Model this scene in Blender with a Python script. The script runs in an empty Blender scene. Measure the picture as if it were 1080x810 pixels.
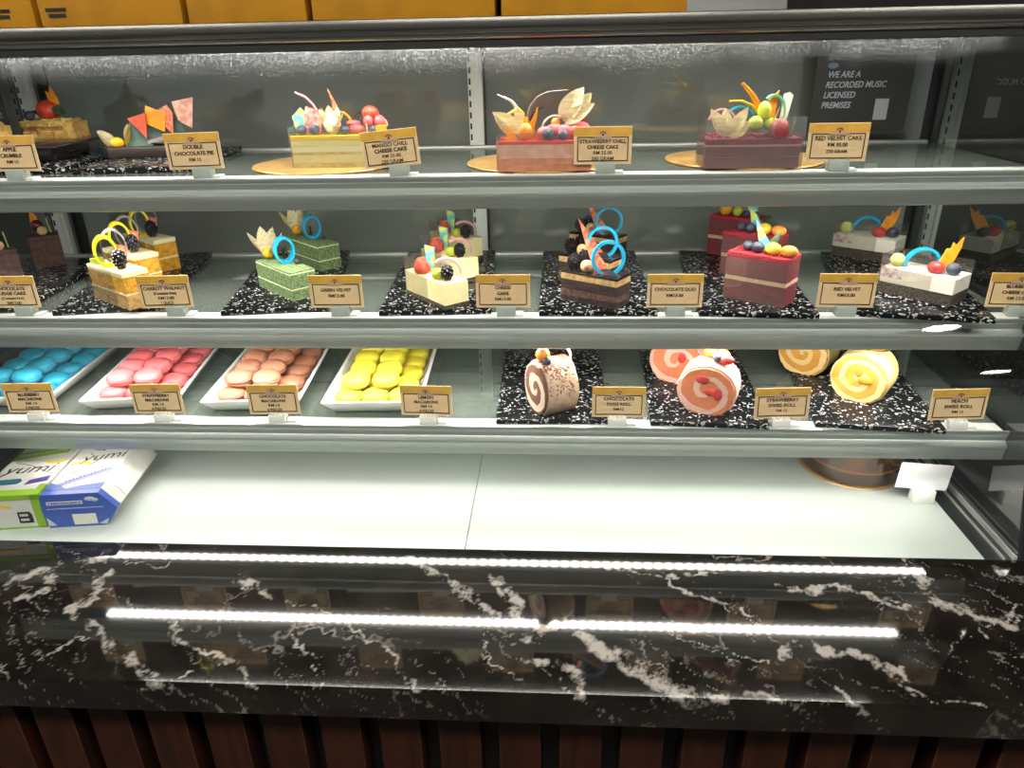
import bpy, bmesh, math, random
from mathutils import Matrix, Vector, noise

# ------------------------------------------------------------------ camera
SC = bpy.context.scene
COL = SC.collection
CAMZ = 1.541                                   # eye height; counter top is at z = 0.90
cam_data = bpy.data.cameras.new('camera')
cam_data.sensor_width = 36.0
cam_data.lens = 770.6 / 1080 * 36.0
cam_data.clip_start = 0.02
cam = bpy.data.objects.new('camera', cam_data)
COL.objects.link(cam)
yaw, pitch, roll = (math.radians(a) for a in (3.745, 24.239, 1.206))
fwd = Vector((-math.sin(yaw) * math.cos(pitch), math.cos(yaw) * math.cos(pitch), -math.sin(pitch)))
right = Vector((math.cos(yaw), math.sin(yaw), 0))
down = fwd.cross(right)
r2 = right * math.cos(roll) + down * math.sin(roll)
d2 = -right * math.sin(roll) + down * math.cos(roll)
cam.matrix_world = Matrix(((r2.x, -d2.x, -fwd.x, 0), (r2.y, -d2.y, -fwd.y, 0), (r2.z, -d2.z, -fwd.z, CAMZ), (0, 0, 0, 1)))
SC.camera = cam

# ------------------------------------------------------------------ light levels, world, exposure
LED_STRENGTH = 66.0          # the strips under each shelf front and in the canopy
CEILING_LAMP = 60.0          # round ceiling lights of the shop
FILL_LIGHT = 37.0           # unseen panels over the aisle, added to brighten front faces
ROOM_AMBIENT = 0.40          # the shop behind the viewer
SC.view_settings.view_transform = 'Standard'
SC.view_settings.look = 'None'
SC.view_settings.exposure = 0.0
SC.view_settings.gamma = 1.0
SC.view_settings.use_curve_mapping = False
SC.cycles.max_bounces = 10
SC.cycles.transparent_max_bounces = 24
SC.cycles.transmission_bounces = 8
SC.cycles.glossy_bounces = 5
SC.cycles.caustics_reflective = False
SC.cycles.caustics_refractive = False
SC.cycles.sample_clamp_indirect = 4.0
W = bpy.data.worlds.new('shop_air')
SC.world = W
W.use_nodes = True
W.node_tree.nodes['Background'].inputs[0].default_value = (0.95, 1.0, 0.97, 1)
W.node_tree.nodes['Background'].inputs[1].default_value = ROOM_AMBIENT

# ------------------------------------------------------------------ materials
def lin(c):
    return tuple((x / 12.92 if x <= 0.04045 else ((x + 0.055) / 1.055) ** 2.4) for x in [v / 255 for v in c]) + (1,)
MATS = {}
def mat(name, rgb=(128, 128, 128), rough=0.5, metal=0.0, vary=0.0, scale=60.0, bump=0.0, bscale=200.0, rgb2=None,
        spec=0.5, sss=0.0, alpha=1.0, trans=0.0, coat=0.0, lo=0.4, hi=0.6, stretch=None, detail=4.0):
    if name in MATS: return MATS[name]
    m = bpy.data.materials.new(name); m.use_nodes = True
    nt = m.node_tree; N = nt.nodes; L = nt.links
    b = N['Principled BSDF']
    b.inputs['Roughness'].default_value = rough; b.inputs['Metallic'].default_value = metal
    b.inputs['Specular IOR Level'].default_value = spec
    b.inputs['Base Color'].default_value = lin(rgb)
    if coat: b.inputs['Coat Weight'].default_value = coat; b.inputs['Coat Roughness'].default_value = 0.08
    if sss:
        b.inputs['Subsurface Weight'].default_value = sss; b.inputs['Subsurface Radius'].default_value = (0.006, 0.004, 0.003)
        b.inputs['Subsurface Scale'].default_value = 0.5
    if alpha < 1: b.inputs['Alpha'].default_value = alpha
    if trans: b.inputs['Transmission Weight'].default_value = trans
    if vary or rgb2 or bump:
        tc = N.new('ShaderNodeTexCoord'); src = tc.outputs['Object']
        if stretch:
            mp = N.new('ShaderNodeMapping'); mp.inputs['Scale'].default_value = stretch
            L.new(src, mp.inputs[0]); src = mp.outputs[0]
    if rgb2 or vary:
        nz = N.new('ShaderNodeTexNoise'); nz.inputs['Scale'].default_value = scale; nz.inputs['Detail'].default_value = detail
        L.new(src, nz.inputs['Vector'])
        rp = N.new('ShaderNodeValToRGB')
        c1 = lin(rgb); c2 = lin(rgb2) if rgb2 else tuple(min(1, c * (1 + vary)) for c in c1[:3]) + (1,)
        if not rgb2: c1 = tuple(c * (1 - vary) for c in c1[:3]) + (1,)
        rp.color_ramp.elements[0].position = lo; rp.color_ramp.elements[0].color = c1
        rp.color_ramp.elements[1].position = hi; rp.color_ramp.elements[1].color = c2
        L.new(nz.outputs['Fac'], rp.inputs[0]); L.new(rp.outputs[0], b.inputs['Base Color'])
    if bump:
        n2 = N.new('ShaderNodeTexNoise'); n2.inputs['Scale'].default_value = bscale; n2.inputs['Detail'].default_value = 3
        L.new(src, n2.inputs['Vector'])
        bp = N.new('ShaderNodeBump'); bp.inputs['Strength'].default_value = bump; bp.inputs['Distance'].default_value = 0.002
        L.new(n2.outputs['Fac'], bp.inputs['Height']); L.new(bp.outputs[0], b.inputs['Normal'])
    MATS[name] = m
    return m

def glass(name, tint=(245, 250, 247), refl=1.0, haze=0.0, hazecol=(150, 160, 155), rough=0.0):
    """thin pane: see-through with mirror reflection by angle, and an optional milky film"""
    if name in MATS: return MATS[name]
    m = bpy.data.materials.new(name); m.use_nodes = True
    nt = m.node_tree; N = nt.nodes; L = nt.links
    N.remove(N['Principled BSDF']); out = N['Material Output']
    tr = N.new('ShaderNodeBsdfTransparent'); tr.inputs[0].default_value = lin(tint)
    gl = N.new('ShaderNodeBsdfGlossy'); gl.inputs['Roughness'].default_value = rough
    lw = N.new('ShaderNodeLayerWeight'); lw.inputs['Blend'].default_value = 0.5
    pw = N.new('ShaderNodeMath'); pw.operation = 'POWER'; pw.inputs[1].default_value = 5; L.new(lw.outputs['Facing'], pw.inputs[0])
    fr = N.new('ShaderNodeMath'); fr.operation = 'MULTIPLY_ADD'; fr.inputs[1].default_value = 0.92; fr.inputs[2].default_value = 0.07; L.new(pw.outputs[0], fr.inputs[0])
    mu = N.new('ShaderNodeMath'); mu.operation = 'MULTIPLY'; mu.inputs[1].default_value = refl; mu.use_clamp = True
    L.new(fr.outputs[0], mu.inputs[0])
    mx = N.new('ShaderNodeMixShader'); L.new(mu.outputs[0], mx.inputs[0])
    base = tr.outputs[0]
    if haze:
        df = N.new('ShaderNodeBsdfDiffuse'); df.inputs[0].default_value = lin(hazecol)
        m2 = N.new('ShaderNodeMixShader'); m2.inputs[0].default_value = haze
        L.new(tr.outputs[0], m2.inputs[1]); L.new(df.outputs[0], m2.inputs[2]); base = m2.outputs[0]
    L.new(base, mx.inputs[1]); L.new(gl.outputs[0], mx.inputs[2]); L.new(mx.outputs[0], out.inputs[0])
    MATS[name] = m
    return m

def emit(name, rgb, strength, dots=0.0):
    if name in MATS: return MATS[name]
    m = bpy.data.materials.new(name); m.use_nodes = True
    nt = m.node_tree; N = nt.nodes; L = nt.links
    N.remove(N['Principled BSDF'])
    e = N.new('ShaderNodeEmission'); e.inputs[0].default_value = lin(rgb); e.inputs[1].default_value = strength
    if dots:      # single diodes along the strip
        tc = N.new('ShaderNodeTexCoord'); sp = N.new('ShaderNodeSeparateXYZ'); L.new(tc.outputs['Object'], sp.inputs[0])
        a = N.new('ShaderNodeMath'); a.operation = 'MULTIPLY'; a.inputs[1].default_value = 2 * math.pi / dots; L.new(sp.outputs[0], a.inputs[0])
        s = N.new('ShaderNodeMath'); s.operation = 'COSINE'; L.new(a.outputs[0], s.inputs[0])
        k = N.new('ShaderNodeMath'); k.operation = 'MULTIPLY_ADD'; k.inputs[1].default_value = strength * 0.6; k.inputs[2].default_value = strength
        L.new(s.outputs[0], k.inputs[0]); L.new(k.outputs[0], e.inputs[1])
    L.new(e.outputs[0], N['Material Output'].inputs[0])
    MATS[name] = m
    return m

def speckle(name, base, spot, scale=330, thr=0.115):
    """black melamine with white flecks"""
    if name in MATS: return MATS[name]
    m = mat(name, base, rough=0.25, spec=0.25)
    nt = m.node_tree; N = nt.nodes; L = nt.links; b = N['Principled BSDF']
    tc = N.new('ShaderNodeTexCoord')
    nz = N.new('ShaderNodeTexNoise'); nz.inputs['Scale'].default_value = 120; nz.inputs['Detail'].default_value = 2
    L.new(tc.outputs['Object'], nz.inputs['Vector'])
    va = N.new('ShaderNodeVectorMath'); va.operation = 'SCALE'; va.inputs['Scale'].default_value = 0.012
    L.new(nz.outputs['Color'], va.inputs[0])
    ad = N.new('ShaderNodeVectorMath'); L.new(tc.outputs['Object'], ad.inputs[0]); L.new(va.outputs[0], ad.inputs[1])
    vo = N.new('ShaderNodeTexVoronoi'); vo.inputs['Scale'].default_value = scale; L.new(ad.outputs[0], vo.inputs['Vector'])
    sp = N.new('ShaderNodeSeparateColor'); L.new(vo.outputs['Color'], sp.inputs[0])
    lt = N.new('ShaderNodeMath'); lt.operation = 'LESS_THAN'; lt.inputs[1].default_value = thr; L.new(sp.outputs[0], lt.inputs[0])
    sh = N.new('ShaderNodeMath'); sh.operation = 'MULTIPLY'; L.new(lt.outputs[0], sh.inputs[0])
    br = N.new('ShaderNodeMath'); br.operation = 'MULTIPLY_ADD'; br.inputs[1].default_value = .75; br.inputs[2].default_value = .25
    L.new(sp.outputs[1], br.inputs[0]); L.new(br.outputs[0], sh.inputs[1])
    mx = N.new('ShaderNodeMix'); mx.data_type = 'RGBA'; mx.inputs['A'].default_value = lin(base); mx.inputs['B'].default_value = lin(spot)
    L.new(sh.outputs[0], mx.inputs['Factor']); L.new(mx.outputs['Result'], b.inputs['Base Color'])
    return m

# ------------------------------------------------------------------ mesh helpers
def T(x, y, z): return Matrix.Translation((x, y, z))
def RX(a): return Matrix.Rotation(math.radians(a), 4, 'X')
def RY(a): return Matrix.Rotation(math.radians(a), 4, 'Y')
def RZ(a): return Matrix.Rotation(math.radians(a), 4, 'Z')
def obj(name, bm, m, parent=None, M=None, smooth=True, loc=None):
    if M is not None: bm.transform(M)
    bmesh.ops.recalc_face_normals(bm, faces=bm.faces)
    me = bpy.data.meshes.new(name); bm.to_mesh(me); bm.free()
    if smooth:
        me.polygons.foreach_set('use_smooth', [True] * len(me.polygons))
        me.set_sharp_from_angle(angle=math.radians(38))
    for mm in (m if isinstance(m, (list, tuple)) else [m]): me.materials.append(mm)
    o = bpy.data.objects.new(name, me); COL.objects.link(o)
    if parent: o.parent = parent
    if loc: o.location = loc
    return o
def tag(o, label, cat, group=None):
    o['label'] = label; o['category'] = cat
    if group: o['group'] = group
    return o
def thing(name, label, cat, loc=(0, 0, 0), rz=0.0, group=None):
    o = bpy.data.objects.new(name, None); o.empty_display_size = 0.02; COL.objects.link(o)
    o.location = loc; o.rotation_euler = (0, 0, rz)
    return tag(o, label, cat, group)
def struct(name, bm, m):
    o = obj(name, bm, m, smooth=False); o['kind'] = 'structure'; return o
def box(x0, x1, y0, y1, z0, z1, bev=0.0, bm=None, seg=2):
    b = bmesh.new()
    bmesh.ops.create_cube(b, size=1)
    b.transform(T((x0 + x1) / 2, (y0 + y1) / 2, (z0 + z1) / 2) @ Matrix.Diagonal((x1 - x0, y1 - y0, z1 - z0, 1)))
    if bev: bmesh.ops.bevel(b, geom=list(b.edges), offset=bev, segments=seg, affect='EDGES', profile=0.5)
    return merge(bm, b) if bm else b
def merge(a, b):
    me = bpy.data.meshes.new('tmp'); b.to_mesh(me); b.free(); a.from_mesh(me); bpy.data.meshes.remove(me); return a
def prism(pts, z0, z1, bev=0.0):
    """vertical prism over a plan outline"""
    b = bmesh.new()
    f = b.faces.new([b.verts.new((x, y, z0)) for x, y in pts])
    r = bmesh.ops.extrude_face_region(b, geom=[f])
    bmesh.ops.translate(b, vec=(0, 0, z1 - z0), verts=[v for v in r['geom'] if isinstance(v, bmesh.types.BMVert)])
    bmesh.ops.recalc_face_normals(b, faces=b.faces)
    if bev: bmesh.ops.bevel(b, geom=list(b.edges), offset=bev, segments=2, affect='EDGES', profile=0.5)
    return b
def profile_x(pts, x0, x1):
    """(y,z) outline extruded along x"""
    b = prism([(p[0], p[1]) for p in pts], x0, x1)
    b.transform(Matrix(((0, 0, 1, 0), (1, 0, 0, 0), (0, 1, 0, 0), (0, 0, 0, 1))))
    return b
def lathe(prof, seg=24, wob=0.0, seed=0):
    b = bmesh.new(); rings = []
    for k, (r, z) in enumerate(prof):
        if r < 1e-6: rings.append([b.verts.new((0, 0, z))]); continue
        ring = []
        for i in range(seg):
            a = 2 * math.pi * i / seg
            rr = r * (1 + wob * noise.noise(Vector((math.cos(a) * 2, math.sin(a) * 2, k * 1.7 + seed))))
            ring.append(b.verts.new((rr * math.cos(a), rr * math.sin(a), z)))
        rings.append(ring)
    for A, B in zip(rings, rings[1:]):
        if len(A) == 1 and len(B) == 1: continue
        for i in range(seg):
            j = (i + 1) % seg
            q = [A[0], B[j], B[i]] if len(A) == 1 else ([A[i], A[j], B[0]] if len(B) == 1 else [A[i], A[j], B[j], B[i]])
            b.faces.new(q)
    return b
def ball(r, sx=1, sy=1, sz=1, sub=3, wob=0.0, seed=0, freq=120):
    b = bmesh.new(); bmesh.ops.create_icosphere(b, subdivisions=sub, radius=r)
    if wob:
        for v in b.verts: v.co *= 1 + wob * noise.noise(v.co * freq + Vector((seed, 0, 0)))
    b.transform(Matrix.Diagonal((sx, sy, sz, 1))); return b
def tube(pts, rad, seg=8, bm=None, flat=1.0):
    """round bar along points; rad a number or one per point"""
    b = bmesh.new(); P = [Vector(p) for p in pts]; n = len(P); rings = []
    up = Vector((0, 0.3, 1)).normalized()
    for i, p in enumerate(P):
        t = (P[min(i + 1, n - 1)] - P[max(i - 1, 0)]).normalized()
        a = t.cross(up)
        if a.length < 1e-3: a = t.cross(Vector((1, 0, 0)))
        a.normalize(); c = a.cross(t)
        r = rad[i] if isinstance(rad, (list, tuple)) else rad
        rings.append([b.verts.new(p + a * r * math.cos(2 * math.pi * k / seg) + c * r * flat * math.sin(2 * math.pi * k / seg)) for k in range(seg)])
    for A, B in zip(rings, rings[1:]):
        for k in range(seg): b.faces.new([A[k], A[(k + 1) % seg], B[(k + 1) % seg], B[k]])
    b.faces.new(rings[0][::-1]); b.faces.new(rings[-1])
    return merge(bm, b) if bm else b
def band(R, w, th, a0, a1, n=36, sx=1.0, sz=1.0):
    """flat chocolate band curled to an arc in the XZ plane, width along y"""
    b = bmesh.new(); rows = []
    closed = abs(a1 - a0) >= 359
    for i in range(n + (0 if closed else 1)):
        a = math.radians(a0 + (a1 - a0) * i / n); c, s = math.cos(a), math.sin(a)
        rows.append([b.verts.new((r * c * sx, y, r * s * sz)) for r, y in ((R - th, -w / 2), (R, -w / 2), (R, w / 2), (R - th, w / 2))])
    pairs = list(zip(rows, rows[1:])) + ([(rows[-1], rows[0])] if closed else [])
    for A, B in pairs:
        for k in range(4): b.faces.new([A[k], A[(k + 1) % 4], B[(k + 1) % 4], B[k]])
    if not closed: b.faces.new(rows[0][::-1]); b.faces.new(rows[-1])
    return b
def shard(pts, th):
    """thin plate outline in the XZ plane"""
    b = prism(pts, -th / 2, th / 2); b.transform(RX(90)); return b
def leafshape(L, wd, curl, n=8, th=0.0006, twist=0.0):
    """curled pointed leaf or husk petal rising from the origin along +x, then up by its curl"""
    b = bmesh.new(); rows = []
    for i in range(n + 1):
        s = i / n; a = curl * s
        x = L * (math.sin(a) / curl if abs(curl) > 1e-3 else s); z = L * ((1 - math.cos(a)) / curl if abs(curl) > 1e-3 else 0)
        hw = wd * 1.9 * max(.015, (s + .03) ** 0.6 * (1 - s) ** 0.9)
        row = []
        for q in (-1, -0.5, 0, 0.5, 1):
            y = q * hw; zz = z + 0.35 * abs(q) * hw + twist * y * s
            row.append(b.verts.new((x, y, zz)))
        rows.append(row)
    for A, B in zip(rows, rows[1:]):
        for k in range(4): b.faces.new([A[k], A[k + 1], B[k + 1], B[k]])
    bmesh.ops.solidify(b, geom=list(b.faces), thickness=th)
    return b
def text_mesh(name, body, size, m, parent=None, loc=(0, 0, 0), rot=(90, 0, 0), bold=0.0, shear=0.0, align='CENTER', depth=0.00015, sp=1.0, sx=1.0):
    cu = bpy.data.curves.new(name, 'FONT'); cu.body = body; cu.size = size; cu.align_x = align; cu.align_y = 'CENTER'
    cu.offset = bold * size; cu.shear = shear; cu.extrude = depth; cu.space_character = sp; cu.resolution_u = 3
    t = bpy.data.objects.new(name, cu); COL.objects.link(t)
    bpy.context.view_layer.update()
    me = bpy.data.meshes.new_from_object(t.evaluated_get(bpy.context.evaluated_depsgraph_get()))
    bpy.data.objects.remove(t); bpy.data.curves.remove(cu)
    me.materials.clear(); me.materials.append(m); me.name = name
    o = bpy.data.objects.new(name, me); COL.objects.link(o)
    o.location = loc; o.rotation_euler = [math.radians(a) for a in rot]; o.scale = (sx, 1, 1)
    if parent: o.parent = parent
    return o

# ------------------------------------------------------------------ shared materials
alu = mat('brushed_aluminium', (186, 192, 188), rough=0.42, metal=0.85, vary=0.05, scale=30, stretch=(1, 40, 40))
alu_l = mat('pale_anodised_aluminium', (205, 208, 204), rough=0.4, metal=0.55)
steel = mat('canopy_steel', (92, 92, 88), rough=0.3, metal=0.8, vary=0.06, scale=25, stretch=(0.6, 40, 40))
steel_l = mat('light_canopy_steel', (140, 138, 130), rough=0.3, metal=0.85, vary=.08, scale=12, stretch=(1, 20, 20))
dark = mat('dark_frame', (30, 32, 33), rough=0.4)
blackp = mat('black_gap', (10, 10, 10), rough=0.6)
deckm = mat('white_deck_glass', (176, 184, 179), rough=0.38, spec=0.4)
stripm = mat('white_strip', (225, 228, 224), rough=0.35)
pane = glass('front_pane', (250, 253, 251), refl=0.55)
shelfg = glass('shelf_pane', (212, 224, 217), refl=1.0, haze=.28, hazecol=(154, 163, 156))  # grey haze lightens the gaps between boards in place of scattered light
rearg = glass('rear_pane', (190, 200, 194), refl=1.6, haze=0.46, hazecol=(164, 170, 164))  # grey-green haze stands in for reflections of the lit interior
endg = glass('end_pane', (205, 215, 209), refl=2.8)
led = emit('led_diodes', (255, 247, 238), LED_STRENGTH, dots=0.0165)
led_low = emit('led_diodes_lower', (255, 247, 238), LED_STRENGTH * 0.45, dots=0.0165)
acet = glass('acetate', (244, 244, 240), refl=1.6, haze=.07, hazecol=(190, 186, 180))
Z1, Z2, Z3, ZD = CAMZ - .146, CAMZ - .335, CAMZ - .489, CAMZ - .641
XL, XR = -.948, .622

# ------------------------------------------------------------------ the shop around the case
struct('floor', box(-4, 6.5, -8, 3.2, -.05, 0), mat('floor_tiles', (70, 66, 60), rough=0.35, vary=0.15, scale=3))
struct('ceiling', box(-4, 6.5, -8, 3.2, 2.76, 2.86), mat('ceiling_paint', (60, 58, 54), rough=0.8, vary=0.05, scale=4))
struct('wall_back', box(-4, 6.5, 2.9, 3.1, 0, 2.76), mat('back_wall_paint', (62, 60, 58), rough=0.8, vary=0.1, scale=4))
for i, (x, y) in enumerate(((3.72, -5.2), (5.5, -7.43))):
    t = thing('ceiling_light', ['round white ceiling light mirrored in the right of the middle rail', 'farther round white ceiling light mirrored dimly at the right edge'][i], 'ceiling light', (x, y, 2.76))
    obj('trim_ring', lathe([(.20, 0), (.20, -.012), (.17, -.02), (.168, -.004), (.168, 0)], 40), alu_l, t)
    obj('lens', lathe([(0, -.008), (.166, -.008), (.166, -.001), (0, -.001)], 40), emit('ceiling_lamp', (255, 252, 244), CEILING_LAMP), t)

for i, x in enumerate((-1.7, -.1, 1.5)):  # added row of unseen panels that lights cakes and signs from the front
    t = thing('ceiling_panel', ['flat white ceiling panel light over the aisle, left end of the row', 'flat white ceiling panel light over the middle of the aisle', 'flat white ceiling panel light over the aisle, right end of the row'][i], 'ceiling light', (x, -.45, 2.76), 0, 'ceiling panel lights')
    f = bmesh.new(); box(-.62, .62, -.18, -.15, -.03, 0, bm=f); box(-.62, .62, .15, .18, -.03, 0, bm=f); box(-.62, -.6, -.15, .15, -.03, 0, bm=f); box(.6, .62, -.15, .15, -.03, 0, bm=f)
    obj('frame', f, alu_l, t, smooth=False)
    obj('diffuser', box(-.6, .6, -.15, .15, -.024, -.004), emit('panel_lamp', (255, 248, 238), FILL_LIGHT), t, smooth=False)

# ------------------------------------------------------------------ worktop of veined black stone
VEINS = [  # outline points on the stone (x, y from the eye), half-width
 ([(10, 618), (35, 603), (60, 612)], 7), ([(20, 632), (50, 622)], 5), ([(70, 645), (95, 660), (120, 680), (140, 695), (170, 722)], 4.5), ([(72, 640), (100, 628), (118, 603)], 4.5),
 ([(20, 700), (100, 672)], 1.2), ([(180, 662), (220, 687), (255, 702), (275, 725)], 2.4), ([(250, 610), (300, 632), (345, 648)], 2.8),
 ([(362, 655), (400, 690), (425, 710), (450, 727)], 1.9), ([(300, 665), (330, 695), (334, 725)], 1.8), ([(430, 592), (460, 608), (490, 625), (530, 650)], 6),
 ([(520, 612), (545, 632), (548, 655)], 6), ([(535, 668), (560, 672), (590, 662)], 6), ([(555, 695), (600, 705), (610, 735)], 5), ([(612, 672), (650, 692), (680, 705), (735, 740)], 8),
 ([(750, 742), (790, 732), (840, 745)], 3), ([(705, 610), (755, 635), (795, 645)], 2.2), ([(815, 620), (850, 624), (885, 617), (930, 632), (975, 650)], 3.2),
 ([(960, 592), (975, 612), (990, 640), (1020, 645), (1065, 660)], 7), ([(860, 682), (905, 692), (950, 710)], 3.5), ([(820, 690), (840, 680)], 4), ([(890, 728), (910, 748)], 3),
 ([(0, 700), (24, 722)], 1.5), ([(505, 640), (520, 700), (545, 720)], 1.2), ([(640, 600), (700, 606), (760, 600)], 2), ([(140, 728), (215, 706), (230, 700)], 1),
 ([(1000, 690), (1040, 665), (1075, 640)], 1), ([(940, 716), (985, 734), (1040, 745)], 1.8), ([(60, 600), (95, 592), (110, 590)], 5), ([(700, 655), (745, 672), (800, 700)], 1.2),
]
def stone_pt(px, py):
    v = r2 * ((px - 540) / 770.6) + d2 * ((py - 405) / 770.6) + fwd
    k = -.641 / v.z
    return v.x * k, v.y * k
SEGS = []
for pts, hw in VEINS:
    q = [stone_pt(*p) for p in pts]
    for a, b in zip(q, q[1:]): SEGS.append((a, b, hw / 640.0 * .8))
def vein_at(x, y, extra=0.0):
    w1 = noise.noise(Vector((x * 22, y * 22, 3.1 + extra))); w2 = noise.noise(Vector((x * 22, y * 22, 9.7)))
    w3 = noise.noise(Vector((x * 90, y * 90, 1.3))); w4 = noise.noise(Vector((x * 90, y * 90, 7.3)))
    w5 = noise.noise(Vector((x * 240, y * 240, 6.1))); w6 = noise.noise(Vector((x * 240, y * 240, 2.9)))
    px, py = x + w1 * .013 + w3 * .009 + w5 * .004, y + w2 * .013 + w4 * .009 + w6 * .004
    best = 0.0
    for (ax, ay), (bx, by), hw in SEGS:
        if px < min(ax, bx) - .05 or px > max(ax, bx) + .05: continue
        dx, dy = bx - ax, by - ay; L2 = dx * dx + dy * dy
        t = max(0, min(1, ((px - ax) * dx + (py - ay) * dy) / L2))
        d = math.hypot(px - ax - t * dx, py - ay - t * dy)
        best = max(best, min(1.0, max(0.0, (1.25 - d / hw) / 0.6)))
    br = 0.5 + 0.9 * noise.noise(Vector((x * 55, y * 55, 4.4))) + 0.5 * noise.noise(Vector((x * 170, y * 170, 2.2))) + 0.45 * noise.noise(Vector((x * 330, y * 330, 1.2)))
    best *= max(0.0, min(1.0, br * 1.9 - 0.45))
    u, v = px + py * 1.15, px - py * 1.15
    jit = 0.055 * noise.noise(Vector((x * 48, y * 48, 5))) + 0.03 * noise.noise(Vector((x * 130, y * 130, 5)))
    fine = 0.0
    for fu, fv, sd, wd, am in ((11, 2.6, .5, .022, .8), (19, 4.5, 3.5, .018, .5), (30, 7, 6.5, .016, .35)):
        th = noise.noise(Vector((u * fu, v * fv, sd))) + jit
        gate = max(0.0, noise.noise(Vector((x * 7, y * 7, sd + 8))) + 0.12)
        fine = max(fine, max(0.0, 1 - abs(th) / wd) * min(1.0, gate * 2) * am)
    return max(best, fine)
def stone_mat():
    m = mat('black_marble', (16, 14, 12), rough=0.05, spec=0.55, coat=0.2)
    nt = m.node_tree; N = nt.nodes; L = nt.links; b = N['Principled BSDF']
    at = N.new('ShaderNodeAttribute'); at.attribute_name = 'vein'
    tc = N.new('ShaderNodeTexCoord')
    nz = N.new('ShaderNodeTexNoise'); nz.inputs['Scale'].default_value = 14; nz.inputs['Detail'].default_value = 6
    L.new(tc.outputs['Object'], nz.inputs['Vector'])
    rp = N.new('ShaderNodeValToRGB'); rp.color_ramp.elements[0].color = lin((16, 14, 12)); rp.color_ramp.elements[1].color = lin((32, 28, 25))
    rp.color_ramp.elements[0].position = .4; rp.color_ramp.elements[1].position = .75
    L.new(nz.outputs['Fac'], rp.inputs[0])
    mx = N.new('ShaderNodeMix'); mx.data_type = 'RGBA'; mx.inputs['B'].default_value = lin((138, 134, 129))
    L.new(at.outputs['Fac'], mx.inputs['Factor']); L.new(rp.outputs[0], mx.inputs['A']); L.new(mx.outputs['Result'], b.inputs['Base Color'])
    return m
def worktop():
    bm = bmesh.new(); lay = bm.verts.layers.float.new('vein')
    x0, x1 = -.92, .78; nx = 900
    ys = [(.590, ZD - .042 + .003 * i) for i in range(14)] + [(.592, ZD - .0006)] + [(.594 + i * .00196, ZD) for i in range(130)]
    g = []
    for y, z in ys:
        row = []
        for i in range(nx + 1):
            x = x0 + (x1 - x0) * i / nx
            v = bm.verts.new((x, y, z)); v[lay] = vein_at(x, y - (ZD - z) * 1.0); row.append(v)
        g.append(row)
    for A, B in zip(g, g[1:]):
        for i in range(nx): bm.faces.new([A[i], A[i + 1], B[i + 1], B[i]])
    yb = ys[-1][0]
    lo = [[bm.verts.new((x, y, ZD - .042)) for x in (x0, x1)] for y in (yb,)][0]
    bm.faces.new([g[0][0], g[0][-1], lo[1], lo[0]]) if False else None
    q = [bm.verts.new((x0, .590, ZD - .042)), bm.verts.new((x1, .590, ZD - .042)), bm.verts.new((x1, yb, ZD - .042)), bm.verts.new((x0, yb, ZD - .042))]
    t = [bm.verts.new((x0, .590, ZD)), bm.verts.new((x1, .590, ZD)), bm.verts.new((x1, yb, ZD)), bm.verts.new((x0, yb, ZD))]
    bm.faces.new(q); bm.faces.new([q[0], q[3], t[3], t[0]]); bm.faces.new([q[1], q[2], t[2], t[1]]); bm.faces.new([q[3], q[2], t[2], t[3]])
    o = obj('worktop', bm, stone_mat(), smooth=False)
    return tag(o, 'polished black stone worktop with white veins in front of the glass case', 'worktop')
worktop()

# slatted timber front under the worktop
t = thing('counter_base', 'dark brown timber slatted counter front below the black stone', 'counter', (-.07, .70, 0))
obj('backing', box(-.85, .85, -.035, .150, 0.0, ZD - .0425), blackp, t, smooth=False)
sl = bmesh.new()
k = 0
while True:
    x = -.654 + .0735 * (k - 3) + .07
    if x + .051 > .84: break
    box(x, x + .0505, -.07, -.0345, .02, ZD - .0425, bev=.0015, bm=sl, seg=1); k += 1
obj('slat_cladding', sl, mat('walnut_slats', (50, 23, 12), rough=0.55, spec=.2, rgb2=(34, 15, 8), scale=18, stretch=(6, 6, 0.5), lo=.35, hi=.7), t)

# ------------------------------------------------------------------ the display case
case = thing('display_case', 'glass pastry display case with three shelves, steel rails and a steel canopy', 'display case', (0, 0, 0))
obj('plinth', box(-.94, .66, .852, 1.40, .0, ZD - .014), dark, case, smooth=False)
for x0, x1 in ((-.872, -.1283), (-.1275, .588)):
    obj('deck_panel', box(x0, x1, .8475, 1.33, ZD - .0135, ZD, bev=.0012), deckm, case)
for x0, x1, e in ((.589, .629, .6265), (-.955, -.873, -.953)):
    s = obj('side_channel', box(x0, x1, .8475, 1.33, ZD - .0135, ZD - .002), dark, case, smooth=False)
    obj('channel_edge', box(e - .0015, e + .0025, .847, 1.33, ZD - .0018, ZD + .005), alu_l, s)
    obj('channel_edge', box(e - .014 if e > 0 else e + .012, e - .0125 if e > 0 else e + .0135, .847, 1.33, ZD - .0018, ZD + .002), alu_l, s)
TAN = math.tan(math.radians(17))
def gy(z): return .843 + (z - ZD) * TAN           # the sloping front glass
def sheet(x0, x1, z0, z1, off, th):
    b = bmesh.new()
    v = [b.verts.new((x, gy(z) + off + (th if k else 0), z)) for k in (0, 1) for x, z in ((x0, z0), (x1, z0), (x1, z1), (x0, z1))]
    for q in ((0, 1, 2, 3), (4, 5, 6, 7), (0, 1, 5, 4), (1, 2, 6, 5), (2, 3, 7, 6), (3, 0, 4, 7)): b.faces.new([v[i] for i in q])
    return b
ZT = CAMZ + .0105                                  # underside of the canopy
def one_quad(x0, x1, z0, z1, off):
    b = bmesh.new(); b.faces.new([b.verts.new((x, gy(z) + off, z)) for x, z in ((x0, z0), (x1, z0), (x1, z1), (x0, z1))]); return b
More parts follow.
